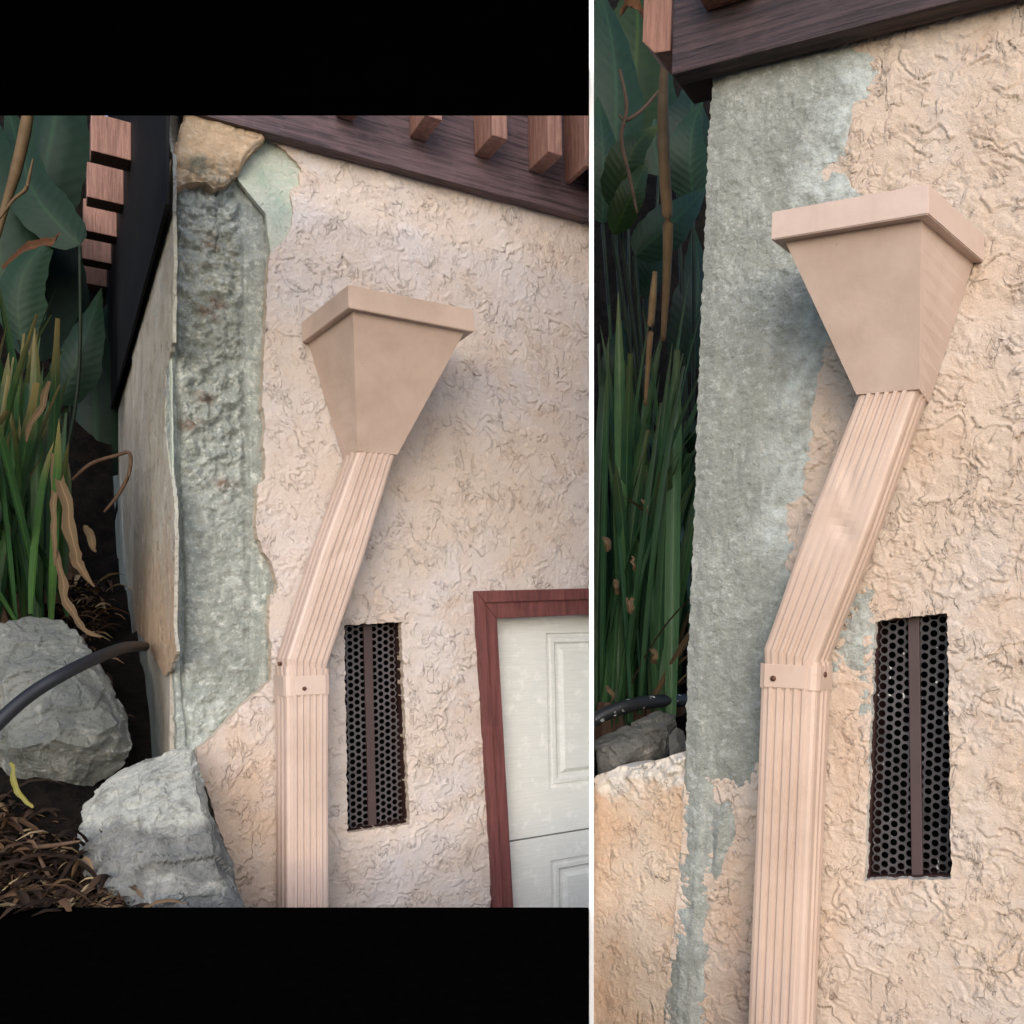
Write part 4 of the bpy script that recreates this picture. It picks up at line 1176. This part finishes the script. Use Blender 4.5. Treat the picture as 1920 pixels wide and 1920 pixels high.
# ------------------------------------------------------------------ tubes: hoses, stalks, twigs
def tube(name, pts, rad, mat, seg=10, rads=None, base=None, parent=None, sub=6):
    P3 = [Vector(p) for p in pts]
    path = []; rr = []
    n = len(P3)
    for i in range(n - 1):
        p0, p1, p2, p3 = P3[max(0, i - 1)], P3[i], P3[i + 1], P3[min(n - 1, i + 2)]
        for k in range(sub):
            t = k / sub
            path.append(0.5 * ((2 * p1) + (-p0 + p2) * t + (2 * p0 - 5 * p1 + 4 * p2 - p3) * t * t + (-p0 + 3 * p1 - 3 * p2 + p3) * t ** 3))
            rr.append(rads[i] + (rads[i + 1] - rads[i]) * t if rads else rad)
    path.append(P3[-1]); rr.append(rads[-1] if rads else rad)
    base = base if base is not None else path[0].copy()
    bm = bmesh.new(); rings = []
    for i, p in enumerate(path):
        d = (path[min(i + 1, len(path) - 1)] - path[max(i - 1, 0)]).normalized()
        a = d.orthogonal().normalized() if abs(d.z) > .95 else d.cross(Vector((0, 0, 1))).normalized()
        b = d.cross(a)
        rings.append([bm.verts.new(p - base + (a * math.cos(t) + b * math.sin(t)) * rr[i]) for t in [k * 2 * math.pi / seg for k in range(seg)]])
    for a, b in zip(rings, rings[1:]):
        for k in range(seg): bm.faces.new((a[k], a[(k + 1) % seg], b[(k + 1) % seg], b[k]))
    bm.faces.new(rings[0][::-1]); bm.faces.new(rings[-1])
    return bm_obj(name, bm, mat, parent, Matrix.Translation(base) if parent is None else Matrix.Identity(4), True)
tag(tube("garden_hose", [P(-60, 1420, 1.45), P(0, 1352, 1.49), (P(60, 1300, 1.53)), P(130, 1258, 1.58), P(190, 1230, 1.66), P(236, 1214, 1.80), P(270, 1212, 2.0)], 0.0115, MT['hose'], 14),
    "black hose arching over the grey boulder into the dark bed", "hose", "black garden hoses")
def m_speck():
    b = NB("specked_black_hose", 0.45, 0.4)
    c = b.mix(b.g(b.noise(90, 3, 0.6), 0.64, 0.68), C(34, 36, 40), C(200, 204, 204))
    return b.done(c)
tag(tube("garden_hose", [P(1113, 1352, 1.59), P(1136, 1338, 1.60), P(1180, 1323, 1.62), P(1230, 1315, 1.66), P(1300, 1312, 1.72)], 0.0125, m_speck(), 14),
    "black hose spattered with white mortar behind the low garden wall", "hose", "black garden hoses")

# ------------------------------------------------------------------ plants
class LeafMesh:
    def __init__(s): s.v = []; s.f = []; s.r = []; s.m = []; s.a = []
    def strip(s, path, widths, fold, side, rnd):
        """ribbon with a folded midrib along a path; side = vector across"""
        n = len(path); b0 = len(s.v)
        for i, p in enumerate(path):
            d = (path[min(i + 1, n - 1)] - path[max(i - 1, 0)])
            d = d.normalized() if d.length > 1e-9 else Vector((0, 0, 1))
            sd = (side - d * side.dot(d)).normalized()
            up = d.cross(sd)
            wv = widths[i]
            for a in (-1, -.5, 0, .5, 1):
                s.v.append(p + sd * (wv * a) + up * (fold * wv * abs(a))); s.r.append(rnd); s.m.append(i / (n - 1)); s.a.append(a)
        for i in range(n - 1):
            for k in range(4):
                a = b0 + i * 5 + k; s.f.append((a, a + 1, a + 6, a + 5))
    def build(s, name, mat, parent=None, base=Vector((0, 0, 0))):
        me = bpy.data.meshes.new(name)
        me.from_pydata([v - base for v in s.v], [], s.f)
        for nm, vals in (("rnd", s.r), ("mask", s.m), ("across", s.a)):
            at = me.attributes.new(nm, 'FLOAT', 'POINT'); at.data.foreach_set("value", np.array(vals, np.float32))
        for p in me.polygons: p.use_smooth = True
        o = link(name, me, mat, parent)
        if parent is None: o.location = base
        return o

def strap_blade(lm, base, L, lean, az, wid, curl, rnd, n=12, ok=None):
    side = Vector((math.cos(az + math.pi / 2), math.sin(az + math.pi / 2), 0))
    hd = Vector((math.cos(az), math.sin(az), 0))
    path = []; th = lean
    p = Vector(base)
    for i in range(n):
        path.append(p.copy())
        p = p + (hd * math.sin(th) + Vector((0, 0, 1)) * math.cos(th)) * (L / (n - 1))
        th += curl / (n - 1) * (0.4 + 1.2 * i / n)
    if ok and not all(ok(q) for q in path): return
    ws = [wid * min(1, 0.65 + t * 1.5) * (1 - max(0, (t - .72) / .28) ** 2.0) + 0.0004 for t in [i / (n - 1) for i in range(n)]]
    if random.random() < .3:
        ws = [max(w_, wid * .45) if i / (n - 1) > .7 else w_ for i, w_ in enumerate(ws)]
    tw = random.uniform(-.9, .9)
    side = (Matrix.Rotation(tw, 3, 'Z') @ side)
    lm.strip(path, ws, random.uniform(.15, .45), side, rnd)

def strap_plant(px, py, Y, n, L, wid, mat, label, group, spread=0.06, lean=0.22, tilt=None):
    b = P(px, py, Y)
    ok = (lambda q: (b.x + q.x) / (b.y + q.y) > (1119 - CX) / F) if px > 1000 else (lambda q: (b.x + q.x) / (b.y + q.y) < (138 - CX) / F)
    root = thing("strap_leaf_plant", Matrix.Translation(b), label, "plant", group)
    lm = LeafMesh()
    for i in range(n):
        az = random.uniform(0, 2 * math.pi)
        if tilt is not None and random.random() < 0.6: az = tilt + random.gauss(0, .5)
        q = Vector((random.gauss(0, spread), random.gauss(0, spread), random.uniform(-.04, .0)))
        strap_blade(lm, q, L * random.uniform(.55, 1.08), abs(random.gauss(0.04, lean * .75)), az, wid * random.uniform(.5, 1.25), random.choice((random.uniform(0, .4), random.uniform(.1, 1.1))), random.random(), 12, ok)
    lm.build("foliage", mat, root)
    dead = LeafMesh()
    for i in range(max(6, n // 4)):
        az = random.uniform(0, 2 * math.pi)
        q = Vector((random.gauss(0, spread * 1.3), random.gauss(0, spread * 1.3), random.uniform(-.05, .02)))
        strap_blade(dead, q, L * random.uniform(.35, .8), abs(random.gauss(.35, .3)), az, wid * random.uniform(.3, .7), random.uniform(.5, 2.4), random.random(), 14, ok)
    dead.build("dead_leaves", MT['litter_blade'], root)
    bm = bmesh.new()
    bmesh.ops.create_cone(bm, cap_ends=True, segments=9, radius1=spread * 0.9, radius2=spread * .5, depth=.08, matrix=Matrix.Translation((0, 0, -.02)))
    bm_obj("crown", bm, MT['twig'], root)
    return root
GL = "strap leaved plants on the left bank"
for i, (px, py, Y, n, L, lab) in enumerate([
        (-22, 1150, 1.86, 38, .60, "bright green strappy plant at the left margin behind the grey boulder"),
        (34, 1128, 1.98, 34, .64, "tall bright green strappy plant rising behind the middle of the grey boulder"),
        (82, 1085, 2.16, 22, .55, "green strappy plant beside the hanging dry leaf strips"),
        (10, 1080, 2.30, 34, .80, "dark green strappy clump behind the bright ones in the left bed"),
        (120, 1050, 2.62, 16, .60, "dim strappy clump deepest in the gap beside the return wall")]):
    strap_plant(px, py, Y, n, L, .0105, MT['leaf_l'] if i < 3 else MT['leaf_d'], lab, GL, .055, .25)
GR = "strap leaved plants behind the right wall"
for i, (px, py, Y, n, L, lab) in enumerate([
        (1142, 1335, 1.72, 44, .78, "dark strappy plant beside the white divider panel"),
        (1205, 1325, 1.80, 32, .82, "dark strappy plant in the middle of the bed behind the specked hose"),
        (1268, 1320, 1.86, 28, .80, "dark strappy plant tight against the mortar patched wall edge"),
        (1170, 1270, 2.10, 34, .95, "tall shaded strappy clump at the back of the right bed")]):
    strap_plant(px, py, Y, n, L, .0115, MT['leaf_d'], lab, GR, .045, .16)

def broad_leaf(name, lm_mat, a, b, wid, Y, dy, parent, base, bend=0.06, seed=0, side=None):
    random.seed(seed * 13 + 5)
    A = P(a[0], a[1], Y); Bp = P(b[0], b[1], Y + dy)
    n = 30; path = []
    d = Bp - A
    perp = Vector((d.z, 0, -d.x)).normalized()
    for i in range(n):
        t = i / (n - 1)
        path.append(A.lerp(Bp, t) + perp * (bend * math.sin(t * math.pi)) + Vector((0, -0.05 * math.sin(t * math.pi), 0)))
    ws = []
    for i in range(n):
        t = i / (n - 1)
        s = (math.sin(math.pi * t ** 0.62) ** 0.9) * (1 - 0.35 * t) * 1.15 if t < 1 else 0
        ws.append(wid * s * (1 + 0.05 * math.sin(t * 19 + seed) + 0.03 * math.sin(t * 47 + seed * 2)) + 0.001)
    lm = LeafMesh()
    sd = perp if side is None else Vector(side)
    lm.strip(path, ws, 0.25 + .2 * random.random(), sd + Vector((0, .35, 0)), random.random())
    return lm.build(name, lm_mat, parent, base)
def broad_plant(base_px, Y, leaves, mat, label, group, stem=None):
    b = P(base_px[0], base_px[1], Y)
    root = thing("broad_leaf_plant", Matrix.Translation(b), label, "plant", group)
    for k, (a, c, wd, dY, dy, bend, sd) in enumerate(leaves):
        broad_leaf("leaf", mat if not isinstance(mat, list) else mat[k % len(mat)], a, c, wd, Y + dY, dy, root, b, bend, sd)
        A = P(a[0], a[1], Y + dY)
        mid = (b + A) / 2 + Vector((.02, .03, 0))
        tube("leaf_stalk", [b, mid, A], .005, MT['leaf_stalk'], 6, None, b, root)
    return root
GB = "broad leaved plants in the shaded bed"
broad_plant((1160, 1250), 2.50, [((1150, 330), (1118, -40), .085, 0, .05, .03, 1), ((1175, 250), (1190, -60), .11, .15, .1, .02, 2), ((1235, 330), (1255, 60), .10, .2, .1, -.03, 3),
     ((1130, 420), (1120, 180), .06, -.1, 0, .01, 4)], [MT['broad'], MT['broad_g'], MT['broad']], "large dark green plant with upright broad leaves beside the end batten", GB)
broad_plant((1230, 1250), 2.0, [((1160, 400), (1240, 235), .042, -.1, .02, -.02, 5), ((1150, 440), (1215, 300), .03, -.12, .03, .01, 11)], [MT['broad_g']],
            "plant with a yellow green leaf slanting up under the end batten", GB)
broad_plant((1200, 1250), 1.95, [((1190, 480), (1325, 350), .045, -.05, .12, .02, 6), ((1210, 560), (1290, 430), .035, .1, .1, -.02, 7), ((1150, 760), (1170, 600), .035, 0, .04, .0, 8), ((1300, 860), (1312, 780), .02, -.05, 0, 0, 9)],
            [MT['broad']], "low dark plant with broad leaves folded against the mortar edge", GB)
broad_plant((90, 1000), 2.6, [((70, 680), (10, 180), .11, .1, .2, .06, 21), ((125, 640), (105, 190), .10, .25, .2, -.05, 22), ((10, 560), (-60, 150), .12, 0, .1, .04, 24),
     ((60, 420), (125, 60), .10, .2, .2, .05, 25), ((150, 460), (60, 230), .07, .0, .1, -.05, 26), ((110, 760), (190, 540), .06, .05, .1, .04, 27), ((40, 640), (130, 420), .06, -.05, .1, -.03, 28)],
            [MT['broad']], "large dark teal plant with broad leaves behind the left strappy bed", GB)
broad_plant((190, 1050), 3.0, [((180, 900), (150, 560), .12, .0, .1, .05, 31), ((215, 800), (210, 560), .1, .1, .1, -.03, 32)],
            [MT['broad']], "dim broad leaved plant at the far end of the return wall", GB)
broad_plant((1270, 1200), 2.3, [((1270, 330), (1290, 150), .07, -.05, .05, .02, 41), ((1300, 380), (1318, 190), .05, -.15, .02, -.02, 42), ((1285, 700), (1300, 420), .06, 0, .05, .02, 43)],
            [MT['broad']], "dark lobed plant filling the gap below the fascia end", GB)

# stalks and dry leaves -----------------------------------------------------------------
tag(tube("cane", [P(60, 160, 2.0), P(48, 240, 2.0), P(30, 320, 2.0), P(12, 380, 2.0), P(-10, 460, 2.0)], .009, MT['stalk'], 8, [.008, .012, .011, .008, .006]),
    "pale brown cane slanting across the top left margin", "cane")
tag(tube("twig", [P(-5, 415, 1.95), P(25, 375, 1.95), P(48, 355, 1.95), P(55, 330, 1.95), P(62, 298, 1.95)], .003, MT['stalk'], 6, [.002, .003, .004, .003, .0015]),
    "thin crooked bare twig below the slanting cane", "twig", "bare twigs")
tag(tube("cane", [P(1247, 105, 1.62), P(1243, 200, 1.62), P(1246, 320, 1.62), P(1252, 420, 1.64), P(1250, 520, 1.68), P(1243, 640, 1.72)], .008, MT['stalk'], 8, [.007, .010, .011, .010, .008, .005]),
    "tan dry cane hanging straight down below the end batten", "cane")
tag(tube("cane", [P(1228, 510, 1.6), P(1224, 560, 1.6), P(1218, 640, 1.62), P(1210, 760, 1.66)], .006, MT['stalk'], 8, [.004, .007, .006, .003]),
    "short orange brown cane among the dark strappy leaves", "cane")
for k, (pts, lab) in enumerate([
        ([P(1162, 130, 1.75), P(1175, 200, 1.75), P(1165, 260, 1.75), P(1180, 330, 1.75), P(1195, 400, 1.75)], "curling brown vine stem beside the tan dry cane"),
        ([P(1235, 170, 1.8), P(1205, 205, 1.78), P(1175, 225, 1.76), P(1160, 215, 1.76)], "thin pale vine arching left from the dry cane"),
        ([P(135, 900, 1.95), P(170, 870, 1.95), P(215, 855, 1.95), P(243, 850, 1.95), P(241, 890, 1.95), P(220, 930, 1.95), P(195, 960, 1.95)], "thin looping dry stem in front of the return wall"),
        ([P(0, 1600, 1.5), P(50, 1590, 1.49), P(100, 1585, 1.48), P(150, 1577, 1.47)], "dark brown stick lying level beside the pale rock"),
        ([P(70, 1600, 1.5), P(95, 1650, 1.48), P(125, 1705, 1.47)], "grey twig slanting down in the bottom left litter"),
        ([P(0, 1650, 1.49), P(40, 1660, 1.47), P(90, 1695, 1.46)], "pale bent twig at the lower left edge of the litter")]):
    tag(tube("twig", pts, .0035, MT['twig'], 6, [.0025] + [.004] * (len(pts) - 2) + [.002]), lab, "twig", "bare twigs")

def dry_strip(pts, wid, mat, label, fold=0.3, side=(1, 0.3, 0)):
    lm = LeafMesh(); P3 = [Vector(p) for p in pts]; path = []
    n = len(P3)
    for i in range(n - 1):
        p0, p1, p2, p3 = P3[max(0, i - 1)], P3[i], P3[i + 1], P3[min(n - 1, i + 2)]
        for k in range(5):
            t = k / 5
            path.append(0.5 * ((2 * p1) + (-p0 + p2) * t + (2 * p0 - 5 * p1 + 4 * p2 - p3) * t * t + (-p0 + 3 * p1 - 3 * p2 + p3) * t ** 3))
    path.append(P3[-1])
    N = len(path)
    ph_ = random.uniform(0, 60)
    path = [p + Vector((mnoise.noise((i * .35, ph_, 0)), mnoise.noise((i * .35, ph_, 9)), 0)) * .006 for i, p in enumerate(path)]
    ws = [(.85 + .5 * mnoise.noise((i * .6, ph_, 4))) * wid * math.sin(math.pi * (0.12 + .86 * i / (N - 1))) ** .7 + .0005 for i in range(N)]
    lm.strip(path, ws, fold, Vector(side), random.random())
    o = lm.build("dry_leaf", mat, None, path[0].copy())
    return tag(o, label, "dry leaf", "dry leaves in the beds")
dry_strip([P(98, 850, 1.84), P(100, 930, 1.82), P(102, 1000, 1.81), P(104, 1060, 1.81)], .006, MT['dry'], "narrow pale dry leaf hanging straight at the edge of the strappy plants")
dry_strip([P(108, 870, 1.83), P(125, 940, 1.81), P(140, 1020, 1.80), P(148, 1060, 1.80), P(178, 1100, 1.79)], .013, MT['dry'], "wide torn dry leaf hanging beside the narrow pale one", .6)
dry_strip([P(104, 1030, 1.82), P(118, 1090, 1.80), P(130, 1140, 1.78), P(160, 1180, 1.76), P(190, 1195, 1.76)], .008, MT['dry'], "long curved dry leaf trailing down onto the grey boulder")
dry_strip([P(160, 985, 1.95), P(168, 1005, 1.94), P(178, 1035, 1.93)], .009, MT['dry'], "short brown dry leaf beside the return wall")
dry_strip([P(92, 715, 1.80), P(72, 770, 1.78), P(46, 828, 1.77)], .006, MT['dry'], "stiff grey dry leaf slanting across the bright strappy blades")
dry_strip([P(5, 505, 1.9), P(40, 475, 1.88), P(70, 460, 1.87), P(98, 455, 1.87), P(115, 438, 1.87)], .013, MT['rust'], "rusty curled leaf standing out above the bright strappy plant", .5, (0, .3, 1))
dry_strip([P(20, 1430, 1.5), P(28, 1470, 1.49), P(50, 1500, 1.49), P(62, 1515, 1.49)], .0045, MT['leaf_y'], "yellowing leaf blade bent over beside the grey boulder", .3)
for k, (x, y, wd, lab) in enumerate([(1135, 1020, .012, "small pinkish dry leaf caught highest in the dark blades"), (1152, 1100, .009, "round grey dry leaf caught left of the brown one"), (1180, 1135, .013, "brown dry leaf caught in the middle of the dark blades"),
                                   (1206, 950, .007, "yellow fleck of leaf on a dark blade"), (1222, 1230, .012, "folded tan leaf low beside the specked hose"), (1184, 1056, .006, "small pale petal between the dark blades"), (1142, 1300, .008, "thin pale dry leaf just above the specked hose")]):
    Y = 1.60
    dry_strip([P(x, y - 12, Y), P(x + 3, y, Y - .01), P(x + 6, y + 14, Y)], wd * .55, MT['dry_shade'], lab, .9)
dry_strip([P(1163, 30, 1.7), P(1180, 12, 1.68), P(1195, 20, 1.68), P(1207, 38, 1.7)], .014, MT['rust'], "curled brown leaf beside the top of the end batten", .8, (0, .4, 1))

# leaf litter: nobody could count it ------------------------------------------------------
random.seed(99)
lm = LeafMesh()
inv = F1.M.inverted()
def litter(n, xr, yr, Yr, smin, smax):
    for i in range(n):
        px = random.uniform(*xr); Y = random.uniform(*Yr)
        p = P(px, 1300, Y)
        p.z = ground_z(F1, profL, 0.28, p) + random.uniform(-.01, .03)
        a = random.uniform(0, 6.28); L = random.uniform(smin, smax)
        d = Vector((math.cos(a), math.sin(a), random.uniform(-.3, .5)))
        path = [p + d * (L * t) + Vector((0, 0, .25 * L * math.sin(t * 3.1))) for t in (0, .25, .5, .75, 1)]
        wd = min(L * random.uniform(.03, .22), .006)
        lm.strip(path, [wd * s for s in (.2, .8, 1, .75, .1)], random.uniform(-.6, .6), Vector((-math.sin(a), math.cos(a), random.uniform(-.6, .6))), random.random())
litter(1500, (-60, 260), None, (1.36, 1.62), .008, .04)
litter(260, (-60, 260), None, (1.36, 1.62), .05, .12)
litter(700, (-60, 200), None, (1.75, 2.5), .02, .09)
o = lm.build("leaf_litter", MT['litter'], None, Vector((0, 0, 0)))
tag(o, kind="stuff")
